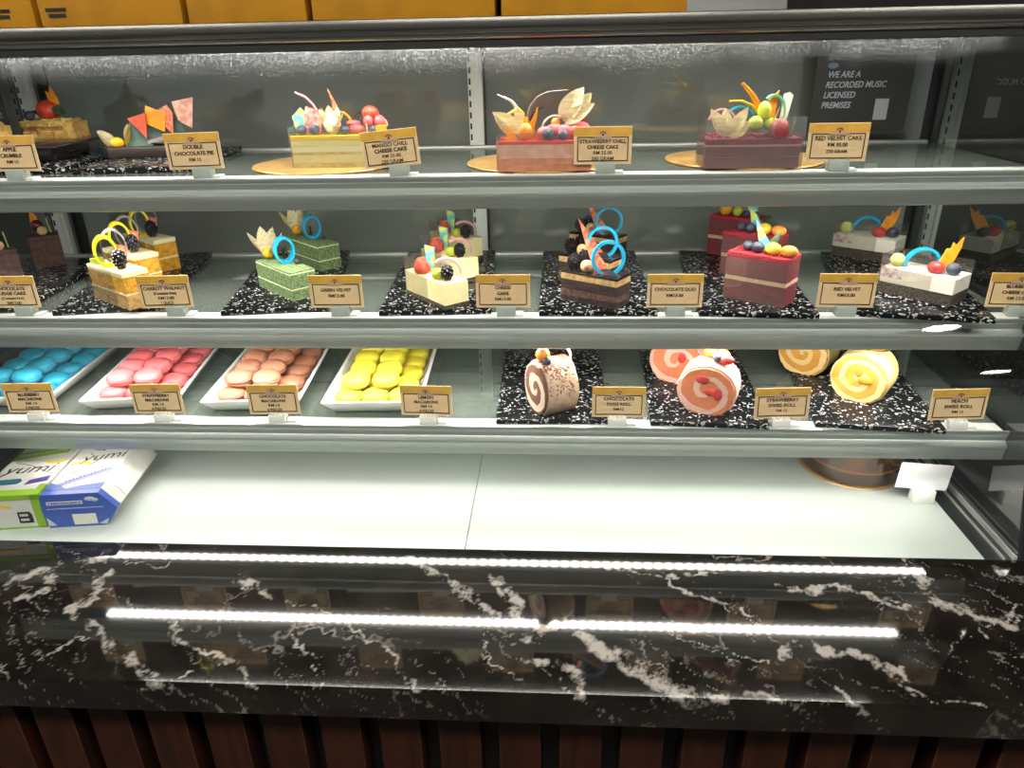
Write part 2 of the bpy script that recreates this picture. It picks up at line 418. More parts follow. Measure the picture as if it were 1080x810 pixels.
obj('front_glass', one_quad(-.958, .632, ZD + .0005, ZT, 0), pane, case, smooth=False)
# film of condensation on the cold top of the front glass
def fog_mat():
    m = bpy.data.materials.new('condensation'); m.use_nodes = True
    nt = m.node_tree; N = nt.nodes; L = nt.links; N.remove(N['Principled BSDF'])
    tc = N.new('ShaderNodeTexCoord'); sp = N.new('ShaderNodeSeparateXYZ'); L.new(tc.outputs['Object'], sp.inputs[0])
    n1 = N.new('ShaderNodeTexNoise'); n1.inputs['Scale'].default_value = 5; n1.inputs['Detail'].default_value = 5; L.new(tc.outputs['Object'], n1.inputs['Vector'])
    n2 = N.new('ShaderNodeTexVoronoi'); n2.inputs['Scale'].default_value = 330; L.new(tc.outputs['Object'], n2.inputs['Vector'])
    mr = N.new('ShaderNodeMapRange'); mr.inputs[1].default_value = CAMZ - .036; mr.inputs[2].default_value = CAMZ - .002; L.new(sp.outputs[2], mr.inputs[0])
    ad = N.new('ShaderNodeMath'); ad.operation = 'MULTIPLY_ADD'; ad.inputs[1].default_value = 3.2; ad.inputs[2].default_value = -1.85; L.new(n1.outputs['Fac'], ad.inputs[0])
    a2 = N.new('ShaderNodeMath'); a2.operation = 'ADD'; a2.use_clamp = True; L.new(ad.outputs[0], a2.inputs[0]); L.new(mr.outputs[0], a2.inputs[1])
    dr = N.new('ShaderNodeMapRange'); dr.inputs[1].default_value = .0; dr.inputs[2].default_value = .55; dr.inputs[3].default_value = .17; dr.inputs[4].default_value = .03; L.new(n2.outputs['Distance'], dr.inputs[0])
    mu = N.new('ShaderNodeMath'); mu.operation = 'MULTIPLY'; L.new(a2.outputs[0], mu.inputs[0]); L.new(dr.outputs[0], mu.inputs[1])
    edge = N.new('ShaderNodeMapRange'); edge.inputs[1].default_value = CAMZ - .040; edge.inputs[2].default_value = CAMZ - .020; L.new(sp.outputs[2], edge.inputs[0])
    m3 = N.new('ShaderNodeMath'); m3.operation = 'MULTIPLY'; L.new(mu.outputs[0], m3.inputs[0]); L.new(edge.outputs[0], m3.inputs[1])
    tl = N.new('ShaderNodeBsdfTranslucent'); tl.inputs[0].default_value = lin((225, 230, 235))
    tr = N.new('ShaderNodeBsdfTransparent'); mx = N.new('ShaderNodeMixShader')
    L.new(m3.outputs[0], mx.inputs[0]); L.new(tr.outputs[0], mx.inputs[1]); L.new(tl.outputs[0], mx.inputs[2]); L.new(mx.outputs[0], N['Material Output'].inputs[0])
    return m
o = obj('condensation_film', one_quad(-.93, .63, CAMZ - .05, ZT - .001, .0012), fog_mat(), case, smooth=False); o['kind'] = 'stuff'
# canopy: two steel rails over the glass and a flat top
can = obj('canopy', box(-1.02, .80, 1.055, 1.42, ZT + .012, CAMZ + .046, bev=.002), steel, case)
def hrail(name, y, z0, z1, m, parent, x0=-1.02, x1=.80):
    return obj(name, profile_x([(y, z0), (y - .004, z0 + (z1 - z0) * .2), (y - .006, z0 + (z1 - z0) * .55), (y - .003, z1 - .001), (y, z1), (y + .02, z1), (y + .02, z0)], x0, x1), m, parent)
hrail('canopy_rail', 1.035, CAMZ + .026, CAMZ + .0455, steel, can)
hrail('canopy_rail', 1.036, CAMZ + .0185, CAMZ + .0245, steel_l, can)
obj('canopy_seal', box(-1.02, .80, 1.0345, 1.0455, ZT, CAMZ + .026), blackp, can, smooth=False)
lb = obj('canopy_lamp', box(-.78, .56, 1.046, 1.070, ZT + .003, ZT + .013, bev=.002), stripm, can)
def strip(name, x0, x1, y0, y1, z, parent, led=led):
    b = bmesh.new(); b.faces.new([b.verts.new(p) for p in ((x0, y0, z), (x0, y1, z), (x1, y1, z), (x1, y0, z))])
    o = obj(name, b, led, parent, smooth=False); return o
strip('led_strip', -.775, .555, 1.048, 1.064, ZT + .0026, lb)
# shelves
def shelf(z, yf, zb, rec=0.0, led=led):
    s = obj('shelf', box(XL, XR, yf + .024, 1.325, z - .007, z - .0005), shelfg, case, smooth=False)
    obj('front_strip', box(XL, XR, yf + .002, yf + .026, z - .009, z, bev=.001), stripm, s)
    h = z - zb
    prof = [(yf + .003, z - .0005), (yf + .0005, z - .001), (yf, z - .004), (yf + .003, z - .010), (yf + .004, z - h * .36), (yf + .001, z - h * .42), (yf - .004, z - h * .46), (yf - .0045, z - h * .52),
            (yf - .002, z - h * .6), (yf - .001, z - h * .8), (yf + .001, z - h * .97), (yf + .003, zb), (yf + .0035, zb + rec), (yf + .028, zb + rec), (yf + .028, zb + .004 + rec), (yf + .010, zb + .006 + rec), (yf + .008, z - .009), (yf + .003, z - .009)]
    obj('front_rail', profile_x(prof, XL - .005, .6295), alu, s)
    strip('led_strip', -.80, .575, yf + .0115 - rec * .6, yf + .0255 - rec * .6, zb - .0006 + rec, s, led)
    obj('rear_bar', box(XL, XR, 1.322, 1.336, z - .012, z + .003, bev=.002), alu_l, s)
    return s
shelf(Z1, .999, Z1 - .0445, .011)
shelf(Z2, .966, Z2 - .0470)
shelf(Z3, .934, Z3 - .0470, 0.0, led_low)
post_m = mat('white_post', (226, 228, 224), rough=.4)
# rear posts, rear sliding panes, low track, end panes
for xc in (-.942, -.14, .664):
    p = obj('post', box(xc - .0125, xc + .0125, 1.338, 1.352, ZD - .01, ZT + .012, bev=.0015), post_m, case)
    q = bmesh.new()
    for zz in range(36): box(xc - .0105, xc - .0075, 1.3372, 1.3385, ZD + .02 + zz * .018, ZD + .030 + zz * .018, bm=q)
    obj('slot_row', q, blackp, p, smooth=False)
    obj('post_lip', box(xc + .003, xc + .006, 1.3355, 1.3385, ZD, ZT), post_m, p)
for x0, x1, y in ((-.93, -.125, 1.362), (-.155, .652, 1.372)):
    d = obj('rear_door', box(x0, x1, y, y + .005, ZD + .035, ZT + .010), rearg, case, smooth=False)
    obj('door_stile', box(x0, x0 + .022, y - .003, y + .008, ZD + .03, ZT + .010, bev=.001), dark, d)
    obj('door_stile', box(x1 - .022, x1, y - .003, y + .008, ZD + .03, ZT + .010, bev=.001), dark, d)
obj('rear_track', box(-.93, .652, 1.335, 1.385, ZD - .005, ZD + .016, bev=.002), alu_l, case)
obj('rear_track', box(-.93, .652, 1.338, 1.385, ZD + .040, ZD + .062, bev=.002), alu_l, case)
def end_pane(x):
    b = bmesh.new(); b.faces.new([b.verts.new(p) for p in ((x, gy(ZD) + .004, ZD - .002), (x, 1.334, ZD - .002), (x, 1.334, ZT), (x, gy(ZT) + .004, ZT))])
    return obj('end_pane', b, endg, case, smooth=False)
end_pane(.630); end_pane(-.957)
for x in (.630, -.957):
    obj('end_cladding', box(x + .03 if x > 0 else x - .06, x + .06 if x > 0 else x - .03, .87, 1.40, 0, ZD - .02), dark, case, smooth=False)

# ------------------------------------------------------------------ yellow boxes standing on the canopy
yel = mat('yellow_card', (172, 120, 14), rough=0.45, vary=0.08, scale=20)
ink = mat('black_print', (22, 18, 14), rough=0.6)
bx = [(-.90, -.699), (-.691, -.496), (-.488, -.329), (-.321, -.081), (-.073, .164)]
blab = ['leftmost yellow carton on the canopy, above the apple crumble sign', 'second yellow carton from the left on the canopy, above the double chocolate pie',
        'third and narrowest yellow carton from the left on the canopy', 'wide yellow carton on the canopy above the yellow mango cake', 'yellow carton on the canopy above the red strawberry cake']
for (a, b), l in zip(bx, blab):
    t = thing('carton', l, 'box', ((a + b) / 2, 1.10, CAMZ + .046), 0, 'yellow cartons on top of the case')
    w = (b - a) / 2
    obj('body', box(-w, w, -.045, .11, 0, .13, bev=.0015), yel, t)
    obj('lid', box(-w - .0005, w + .0005, -.046, .1105, .098, .1315, bev=.0015), yel, t)
    q = bmesh.new()
    for r in range(2):
        xo = w - .060 if l.startswith('left') else -w + .010
        for c in range(6 - r): box(xo + c * .0048 + r * .003, xo + .0040 + c * .0048 + r * .003, -.0462, -.0449, .018 - r * .007, .0225 - r * .007, bm=q)
    if l.startswith(('left', 'second')): obj('print', q, ink, t, smooth=False)

# poster behind the right end of the top shelf
t = thing('poster', 'dark poster with slanted white capitals behind the red velvet cake on the top shelf', 'poster', (.505, 1.3355, CAMZ - .129))
obj('sheet', box(-.079, .079, 0, .0015, 0, .117), mat('poster_dark', (58, 56, 54), rough=0.35, vary=0.12, scale=12), t, smooth=False)
wt = mat('poster_white', (196, 200, 214), rough=0.6)
for i, s in enumerate(('WE ARE A', 'RECORDED MUSIC', 'LICENSED', 'PREMISES')):
    text_mesh('lettering', s, .0135, wt, t, (-.060 - i * .0012, -.0004, .089 - i * .0158), bold=.02, shear=.22, align='LEFT', sx=.86)
obj('plaque', box(.024, .046, -.0004, .0, .018, .051), mat('plaque_white', (186, 192, 190), rough=.5), t, smooth=False)
b = ball(.006, 1.5, .05, .8, 2); obj('badge', b, mat('badge_blue', (120, 150, 176), rough=.5), t, M=T(-.053, -.0002, .103))

# ------------------------------------------------------------------ black speckled boards, trays and round card plates
BT = .008
board_m = speckle('speckled_melamine', (15, 16, 19), (200, 200, 198))
def board(x, y, z, deg, w, d, label):
    o = obj('serving_board', box(0, w, 0, d, 0, BT, bev=.0015), board_m)
    o.location = (x, y, z); o.rotation_euler = (0, 0, math.radians(deg))
    return tag(o, label, 'serving board', 'black speckled serving boards')
board(-.918, .975, Z2, 6, .130, .30, 'black speckled board under the two chocolate fudge slices')
board(-.733, .972, Z2, 11, .150, .33, 'black speckled board under the three yellow carrot slices')
board(-.481, .972, Z2, 9, .150, .34, 'black speckled board under the two green velvet slices')
board(-.251, .972, Z2, 3.5, .160, .345, 'black speckled board under the three cheese cake slices')
board(-.024, .972, Z2, 0, .165, .345, 'black speckled board under the chocolate duo slices with blue rings')
board(.197, .972, Z2, -4, .160, .345, 'black speckled board under the three red velvet slices')
board(.408, .972, Z2, -10, .172, .335, 'black speckled board under the two blueberry cheese slices')
board(-.086, .940, Z3, 1, .166, .345, 'black speckled board under the chocolate swiss roll slice')
board(.136, .940, Z3, -3, .166, .345, 'black speckled board under the strawberry swiss rolls')
board(.367, .940, Z3, -6, .172, .345, 'black speckled board under the peach swiss rolls')
board(-.885, 1.045, Z1, 8, .165, .265, 'black speckled board under the apple crumble slices')
board(-.700, 1.050, Z1, 6, .170, .26, 'black speckled board under the double chocolate pie')
gold = mat('gold_card', (196, 158, 96), rough=0.35, metal=0.35, vary=0.1, scale=30)
def plate(x, y, z, r, label, cat='cake board'):
    o = obj('cake_board', lathe([(0, 0), (r, 0), (r + .001, .0012), (r, .0025), (r - .004, .003), (0, .003)], 56), gold)
    o.location = (x, y, z); return tag(o, label, cat, 'round gold cake boards')
plate(-.345, 1.128, Z1, .110, 'round gold cake board under the yellow mango cake')
plate(-.020, 1.122, Z1, .112, 'round gold cake board under the pink strawberry cake')
plate(.272, 1.128, Z1, .112, 'round gold cake board under the dark red velvet cake')
plate(.497, 1.100, ZD, .082, 'round gold cake board on the white deck at the right')

# ------------------------------------------------------------------ price signs
tan = mat('sign_card', (222, 190, 146), rough=0.5, vary=0.04, scale=40)
gband = mat('sign_gold', (206, 160, 66), rough=0.42, metal=0.1, vary=0.12, scale=25)
inkb = mat('sign_ink', (40, 26, 16), rough=0.6)
plaq = mat('sign_plaque', (186, 150, 128), rough=0.5)
clear_block = mat('frosted_holder', (176, 184, 176), rough=0.3, trans=0.15)
white_block = mat('white_holder', (232, 230, 224), rough=0.45)
foot_m = mat('white_foot', (222, 226, 222), rough=0.3)
CW, CH = .0755, .0475
def sign_frame(bm=None):
    b = bmesh.new(); w, z0, z1, e = CW / 2 - .0045, .004, CH - .0125, .0011
    box(-w, w, -.0008, 0, z0, z0 + e, bm=b); box(-w, w, -.0008, 0, z1 - e, z1, bm=b)
    box(-w, -w + e, -.0008, 0, z0, z1, bm=b); box(w - e, w, -.0008, 0, z0, z1, bm=b); return b
def price_sign(x, y, z, lines, label, kind, tilt=0.0, rz=0.0, dx=.004):
    t = thing('price_sign', label, 'price sign', (x, y, z), math.radians(rz), 'tan price signs')
    lift = .0115
    piv = bpy.data.objects
    c = obj('card', box(-CW / 2, CW / 2, 0, .0012, 0, CH, bev=.0003, seg=1), tan, t, smooth=False)
    c.location = (0, 0, lift); c.rotation_euler = (0, math.radians(-tilt), 0)
    obj('gold_band', box(-CW / 2 + .0002, CW / 2 - .0002, -.0004, 0, CH - .0115, CH - .0006), gband, c, smooth=False)
    obj('border', sign_frame(), inkb, c, smooth=False)
    em = prism([(-.0125, 0), (.0125, 0), (.0095, .0028), (.005, .0042), (.003, .0052), (-.003, .0052), (-.005, .0042), (-.0095, .0028)], 0, .0012)
    em.transform(T(0, -.0002, CH - .0140) @ RX(90)); obj('emblem_plaque', em, plaq, c, smooth=False)
    a = band(.0044, .0004, .0009, 15, 165, 14); merge(a, ball(.0016, .8, .3, 1, 2)); obj('emblem', a, inkb, c, M=T(0, -.0016, CH - .0100))
    n = len(lines); 
    for i, (s, sz) in enumerate(lines):
        top = CH - .0185 if n > 2 else CH - .0215
        step = {1: .008, 2: .0085, 3: .0082, 4: .0072}[n]
        text_mesh('lettering', s, sz, inkb, c, (0, -.0006, top - i * step), bold=.018 if i < 2 else 0.006, sx=1.0)
    if kind == 'block':
        obj('holder', box(dx - .013, dx + .013, -.0075, .0085, 0, .0145, bev=.001), clear_block, t)
        obj('foot', box(dx + .013, dx + .024, -.006, .012, 0, .003, bev=.0006), foot_m, t)
    else:
        q = box(dx - .0135, dx + .0125, -.0085, .006, 0, .0125, bev=.0008)
        for ix in range(4):
            for iy in range(2): merge(q, lathe_stud(dx - .0100 + ix * .0062, -.0048 + iy * .0066, .0125))
        obj('holder', q, white_block, t)
        obj('foot', box(dx + .013, dx + .026, -.006, .010, 0, .003, bev=.0006), foot_m, t)
    return t
def lathe_stud(x, y, z):
    b = lathe([(.0022, 0), (.0022, .0012), (.0017, .0017), (0, .0017)], 12); b.transform(T(x, y, z)); return b
BG, MD, SM = .0071, .0065, .0059
S1, S2, S3 = 1.008, .978, .945
price_sign(-.752, S1, Z1, [('APPLE', BG), ('CRUMBLE', BG), ('RM 12', MD)], 'tan price sign reading apple crumble', 'block', 0, 0, .002)
price_sign(-.492, S1, Z1, [('DOUBLE', BG), ('CHOCOLATE PIE', BG), ('RM 12', MD)], 'tan price sign reading double chocolate pie', 'block', 1, 3, .008)
price_sign(-.220, S1, Z1, [('MANGO CHILL', BG), ('CHEESE CAKE', BG), ('RM 55.00', MD), ('250 GRAM', MD)], 'tan price sign reading mango chill cheese cake', 'block', 5, 3, .008)
price_sign(.060, S1, Z1, [('STRAWBERRY CHILL', .0066), ('CHEESE CAKE', .0066), ('RM 55.00', MD), ('250 GRAM', MD)], 'tan price sign reading strawberry chill cheese cake', 'block', 0, 0, .004)
price_sign(.361, S1, Z1, [('RED VELVET CAKE', BG), ('RM 55.00', MD), ('250 GRAM', SM)], 'tan price sign reading red velvet cake', 'block', 0, -2, .004)
price_sign(-.789, S2, Z2, [('CHOCOLATE', BG), ('FUDGE CAKE', BG), ('(Contains Nut)', .0054), ('RM13.00', SM)], 'tan price sign reading chocolate fudge cake, at the far left', 'block', 0, 2, .014)
price_sign(-.559, S2, Z2, [('CARROT WALNUT', BG), ('(Contains Nut)', .0054), ('RM13.00', MD), ('1 SLICE', SM)], 'tan price sign reading carrot walnut', 'block', 1, 2, .012)
price_sign(-.310, S2, Z2, [('GREEN VELVET', MD), ('RM13.00', MD)], 'tan price sign reading green velvet', 'block', 0, 1, .004)
price_sign(-.074, S2, Z2, [('CHEESE', MD), ('CAKE', MD), ('RM13.00', MD)], 'tan price sign reading cheese cake on the middle shelf', 'block', 0, 0, .004)
price_sign(.163, S2, Z2, [('CHOCOLATE DUO', MD), ('RM13.00', MD)], 'tan price sign reading chocolate duo', 'block', 0, 0, .002)
price_sign(.393, S2, Z2, [('RED VELVET', MD), ('RM13.00', MD)], 'tan price sign reading red velvet on the middle shelf', 'block', 0, -2, .002)
price_sign(.622 - .005, S2, Z2, [('BLUEBERRY', MD), ('CHEESE CAKE', MD), ('RM 12.00', MD)], 'tan price sign reading blueberry cheese cake at the right edge', 'block', 0, -4, .004)
price_sign(-.785, S3, Z3, [('BLUEBERRY', MD), ('MACARONS', MD), ('RM 14', MD), ('4 PIECES', SM)], 'tan price sign in front of the blue macarons', 'brick', 0, 3, .006)
price_sign(-.589, S3, Z3, [('STRAWBERRY', MD), ('MACARONS', MD), ('RM 14', MD), ('4 PIECES', SM)], 'tan price sign in front of the pink macarons', 'brick', 0, 2, .006)
price_sign(-.413, S3, Z3, [('CHOCOLATE', MD), ('MACARONS', MD), ('RM 14', MD), ('4 PIECES', SM)], 'tan price sign in front of the brown macarons', 'brick', 0, 2, .004)
price_sign(-.187, S3, Z3, [('LEMON', MD), ('MACARONS', MD), ('RM 14', MD), ('4 PIECES', SM)], 'tan price sign in front of the yellow macarons', 'brick', 0, -2, .003)
price_sign(.090, S3, Z3, [('CHOCOLATE', BG), ('SWISS ROLL', MD), ('RM12', MD)], 'tan price sign reading chocolate swiss roll', 'brick', 0, 0, -.001)
price_sign(.319, S3, Z3, [('STRAWBERRY', BG), ('SWISS ROLL', BG), ('RM 12', SM)], 'tan price sign reading strawberry swiss roll', 'brick', 2, 0, .000)
price_sign(.559, S3, Z3, [('PEACH', BG), ('SWISS ROLL', BG), ('RM 12', SM)], 'tan price sign reading peach swiss roll', 'brick', 2, 0, .002)
t = thing('blank_sign', 'blank white card in a white holder at the right of the deck', 'sign', (.560, .990, ZD), 0)
c = obj('card', box(-.039, .039, 0, .0012, 0, .044, bev=.0003, seg=1), mat('white_card', (232, 232, 234), rough=.6), t, smooth=False); c.location = (0, 0, .0215); c.rotation_euler = (0, math.radians(4), 0)
q = box(-.012, .020, -.0095, .008, 0, .0225, bev=.001)
for ix in range(4):
    for iy in range(2): merge(q, lathe_stud(-.0075 + ix * .0076, -.0054 + iy * .0085, .0225))
obj('holder', q, white_block, t)

# ------------------------------------------------------------------ macarons on white trays
porc = mat('white_porcelain', (236, 236, 232), rough=0.18, coat=0.3)
def tray(x, y, z, deg, label):
    w, d, h = .150, .275, .024
    b = bmesh.new()
    def ring(inset, zz, rr=.004, n=4):
        pts = []
        for cx, cy, a0 in ((w - rr, rr, -90), (w - rr, d - rr, 0), (rr, d - rr, 90), (rr, rr, 180)):
            for k in range(n + 1):
                a = math.radians(a0 + 90 * k / n); pts.append((cx + rr * math.cos(a), cy + rr * math.sin(a)))
        return [b.verts.new((inset + px * (w - 2 * inset) / w, inset + py * (d - 2 * inset) / d, zz)) for px, py in pts]
    R = [ring(.020, 0), ring(.012, .006), ring(.0, h - .002), ring(.0, h), ring(.005, h), ring(.006, h - .002), ring(.014, .010), ring(.018, .006)]
    b.faces.new(R[0][::-1]); b.faces.new(R[-1])
    for A, B in zip(R, R[1:]):
        for i in range(len(A)): j = (i + 1) % len(A); b.faces.new([A[i], A[j], B[j], B[i]])
    o = obj('tray', b, porc); o.location = (x, y, z); o.rotation_euler = (0, 0, math.radians(deg))
    return tag(o, label, 'tray', 'white macaron trays')
MR = .0208
def macaron_proto(col, rgb, fill):
    m = mat('macaron_' + col, rgb, rough=0.5, vary=0.05, scale=120, bump=0.12, bscale=500, sss=0.12)
    mf = mat('macaron_filling_' + col, fill, rough=0.5)
    sh = lathe([(0, .0100), (MR * .30, .0098), (MR * .55, .0090), (MR * .78, .0073), (MR * .92, .0050), (MR * .98, .0028), (MR * .97, .0018), (MR * 1.02, .0012), (MR * 1.02, .0002), (MR * .9, 0), (0, 0)], 28, .012)
    lo = sh.copy(); lo.transform(RX(180))
    return m, mf, sh, lo
PROTOS = {}
def macaron(col, rgb, fill, M, label, group):
    r = thing('macaron', label, 'macaron', (0, 0, 0), 0, group); r.matrix_world = M
    if col not in PROTOS:
        m, mf, sh, lo = macaron_proto(col, rgb, fill)
        a = obj('shell', sh, m, r, M=T(0, 0, .0108)); b = obj('shell', lo, m, r, M=T(0, 0, .0082))
        c = obj('filling', lathe([(0, .0075), (MR * .93, .0078), (MR * .96, .0095), (MR * .93, .0112), (0, .0115)], 24, .02), mf, r)
        PROTOS[col] = (a, b, c)
    else:
        for p in PROTOS[col]:
            q = p.copy(); COL.objects.link(q); q.parent = r
    return r
MH = .019
ORD = ['front', 'second', 'third', 'fourth', 'fifth', 'back']
def fill_tray(col, word, rgb, fill, x, y, deg, seed, skip=()):
    tray(x, y, Z3, deg, 'white rectangular tray of %s macarons' % word)
    rnd = random.Random(seed); base = T(x, y, Z3) @ RZ(deg); pitch = .0422
    grp = '%s macarons on their tray' % word
    for r in range(6):
        for c in range(3):
            lx, ly = .0755 + (c - 1) * .0405 + rnd.uniform(-.001, .001), .0385 + r * pitch + rnd.uniform(-.001, .001)
            M = base @ T(lx, ly, .0070) @ RZ(rnd.uniform(0, 360)) @ RX(rnd.uniform(-3, 3))
            macaron(col, rgb, fill, M, '%s macaron in the lower layer, %s row, %s' % (word, ORD[r], ['left side', 'middle', 'right side'][c]), grp)
    for r in range(5):
        for c in range(2):
            if (r, c) in skip: continue
            lx, ly = .0755 + (c - .72) * .0425 + rnd.uniform(-.002, .002), .0385 + (r + .45) * pitch + rnd.uniform(-.0025, .0025)
            M = base @ T(lx, ly, .0070 + MH + .0004) @ RZ(rnd.uniform(-20, 20)) @ RX(rnd.uniform(2, 8)) @ RY(rnd.uniform(-4, 4))
            macaron(col, rgb, fill, M, '%s macaron in the upper layer, %s row, %s' % (word, ORD[r], ['left', 'right'][c]), grp)
fill_tray('blue', 'blue', (46, 160, 192), (110, 156, 182), -.926, .962, 4.5, 1)
fill_tray('pink', 'pink', (222, 104, 108), (226, 150, 142), -.721, .957, 8, 2)
fill_tray('brown', 'brown', (172, 116, 92), (132, 84, 66), -.532, .957, 4.5, 3)
fill_tray('yellow', 'yellow', (226, 208, 60), (230, 220, 120), -.348, .957, 2.5, 4)

# ------------------------------------------------------------------ cake kit
sponge_c = {}
def layer(x0, x1, y0, y1, z0, z1, amp=.0005, seed=0, step=.005, inset=.0012):
    """one slab of a cake with slightly uneven sides"""
    b = bmesh.new(); per = []
    nx = max(2, int((x1 - x0) / step)); ny = max(2, int((y1 - y0) / step))
    for i in range(nx): per.append((x0 + (x1 - x0) * i / nx, y0, 0, -1))
    for i in range(ny): per.append((x1, y0 + (y1 - y0) * i / ny, 1, 0))
    for i in range(nx): per.append((x1 - (x1 - x0) * i / nx, y1, 0, 1))
    for i in range(ny): per.append((x0, y1 - (y1 - y0) * i / ny, -1, 0))
    cx, cy = (x0 + x1) / 2, (y0 + y1) / 2
    nz = max(1, int((z1 - z0) / step)); lv = [(z0, 0)] + [(z0 + (z1 - z0) * k / (nz + 1), 0) for k in range(1, nz + 1)] + [(z1 - inset * .5, 0), (z1, inset)]
    rings = []
    for z, ins in lv:
        ring = []
        for px, py, nx_, ny_ in per:
            d = amp * (noise.noise(Vector((px * 160 + seed, py * 160, z * 160))) * 1.6)
            sx = (px - cx) * (1 - ins / max(1e-4, (x1 - x0) / 2)); sy = (py - cy) * (1 - ins / max(1e-4, (y1 - y0) / 2))
            ring.append(b.verts.new((cx + sx + nx_ * d, cy + sy + ny_ * d, z)))
        rings.append(ring)
    b.faces.new(rings[0][::-1])
    for A, B in zip(rings, rings[1:]):
        for i in range(len(A)): j = (i + 1) % len(A); b.faces.new([A[i], A[j], B[j], B[i]])
    b.faces.new(rings[-1]); return b
def stack(t, L, Wd, layers, seed=0):
    """layers: (name, thickness, material, amplitude[, outset])"""
    z = 0
    for i, l in enumerate(layers):
        n, th, m, amp = l[:4]; o = l[4] if len(l) > 4 else 0
        obj(n, layer(-o, L + o, -Wd - o, o, z, z + th, amp, seed + i * 7), m, t); z += th
    return z
mets = dict(
 blue_choc=mat('blue_chocolate', (32, 160, 206), rough=.35), yel_choc=mat('yellow_chocolate', (242, 222, 40), rough=.35), pink_choc=mat('pink_chocolate', (226, 160, 164), rough=.4),
 grey_choc=mat('grey_chocolate', (136, 126, 128), rough=.4), white_choc=mat('white_chocolate', (238, 232, 216), rough=.35), dark_choc=mat('dark_chocolate', (58, 38, 33), rough=.3),
 orange=mat('orange_tuile', (240, 152, 36), rough=.35, vary=.12, scale=60), salmon=mat('salmon_shard', (228, 140, 104), rough=.45, rgb2=(196, 84, 60), scale=160),
 bluegreen=mat('blue_green_shard', (86, 168, 176), rough=.4, rgb2=(196, 212, 92), scale=90, lo=.44, hi=.56), rose=mat('pink_shard', (222, 150, 140), rough=.45, rgb2=(170, 80, 72), scale=110),
 greenleaf=mat('mint_leaf', (84, 112, 74), rough=.45, vary=.2, scale=80, bump=.3, bscale=250), husk=mat('physalis_husk', (244, 228, 186), rough=.6, vary=.14, scale=90, stretch=(.3, 3, 3), sss=.1),
 physalis=mat('physalis_berry', (238, 172, 36), rough=.25, sss=.15), blueberry=mat('blueberry', (62, 66, 82), rough=.5, vary=.2, scale=160), blackberry=mat('blackberry', (34, 28, 34), rough=.25),
 yellow_grape=mat('yellow_grape', (222, 196, 66), rough=.25, sss=.2), grapeg=mat('green_grape', (186, 196, 70), rough=.25, sss=.2), strawb=mat('strawberry', (208, 72, 50), rough=.35, vary=.15, scale=140, bump=.5, bscale=500, sss=.1), pinkb=mat('pink_berry', (206, 96, 100), rough=.35, vary=.12, scale=80, sss=.15),
 apricot=mat('apricot_ball', (236, 146, 58), rough=.35, sss=.15), cherry=mat('cherry', (196, 64, 66), rough=.25, sss=.1), pale=mat('pale_fruit', (228, 196, 140), rough=.4), choco_ball=mat('choco_ball', (92, 28, 24), rough=.2),
 mint=mat('mint_choc', (116, 196, 156), rough=.4), grey_green=mat('grey_green_panel', (72, 92, 84), rough=.45, vary=.2, scale=60))
def put(name, bm, key, t, x, y, z, *rots):
    M = T(x, y, z)
    for r in rots: M = M @ r
    return obj(name, bm, mets[key], t, M=M)
def blueberry(t, x, y, z, r=.0058, name='blueberry'):
    b = ball(r, 1, 1, .9, 3)
    for v in b.verts:
        q = math.hypot(v.co.x, v.co.y)
        if v.co.z > 0 and q < r * .42: v.co.z -= r * .35 * (1 - q / (r * .42))
    return put(name, b, 'blueberry', t, x, y, z + r * .85, RX(25))
def blackberry(t, x, y, z, r=.0068, h=1.25):
    b = ball(r * .8, 1, 1, h, 2); rnd = random.Random(int(x * 1e4) + 3)
    for k in range(38):
        ph = math.acos(1 - 2 * (k + .5) / 38); th = math.pi * (1 + 5 ** .5) * k
        s = ball(r * .30, sub=1); s.transform(T(r * .8 * math.sin(ph) * math.cos(th), r * .8 * math.sin(ph) * math.sin(th), r * .8 * h * math.cos(ph))); merge(b, s)
    return put('blackberry', b, 'blackberry', t, x, y, z + r * h * .95)
def fruit(t, key, x, y, z, r, name, sx=1, sy=1, sz=1, *rots):
    return put(name, ball(r, sx, sy, sz, 3, .04, int(x * 1e4), 90), key, t, x, y, z + r * sz * .92, *rots)
def half_strawberry(t, x, y, z, s=1.0, *rots):
    b = lathe([(0, 0), (.0085 * s, .001 * s), (.0102 * s, .005 * s), (.0092 * s, .011 * s), (.0055 * s, .017 * s), (.0018 * s, .0205 * s), (0, .021 * s)], 20, .05)
    return put('strawberry', b, 'strawb', t, x, y, z, *rots)
def physalis(t, x, y, z, s=1.0, spread=5, tilt=0, face=-90, berry=True):
    """orange berry with its papery husk folded back into petals"""
    o = None
    if berry: o = put('physalis_berry', ball(.0068 * s, sub=3), 'physalis', t, x, y, z + .0085 * s)
    b = bmesh.new()
    for k in range(spread):
        a = face + 180 + (k - (spread - 1) / 2) * (230 / spread); p = leafshape(.036 * s, .0130 * s, .55, twist=0)
        p.transform(RZ(a) @ RY(-(58 if k % 2 else 40)) @ T(.003 * s, 0, 0)); merge(b, p)
    put('physalis_husk', b, 'husk', t, x, y, z + .003 * s, RX(tilt))
    return o
def ring(t, key, x, y, z, R, rz, w=.006, tilt=0, a0=0, a1=360, sx=1.0, name='chocolate_ring', th=.0022):
    lift = R if a1 - a0 >= 359 else 0
    return put(name, band(R, w, th, a0, a1, sx=sx), key, t, x, y, z + lift * .97, RZ(rz), RX(tilt))
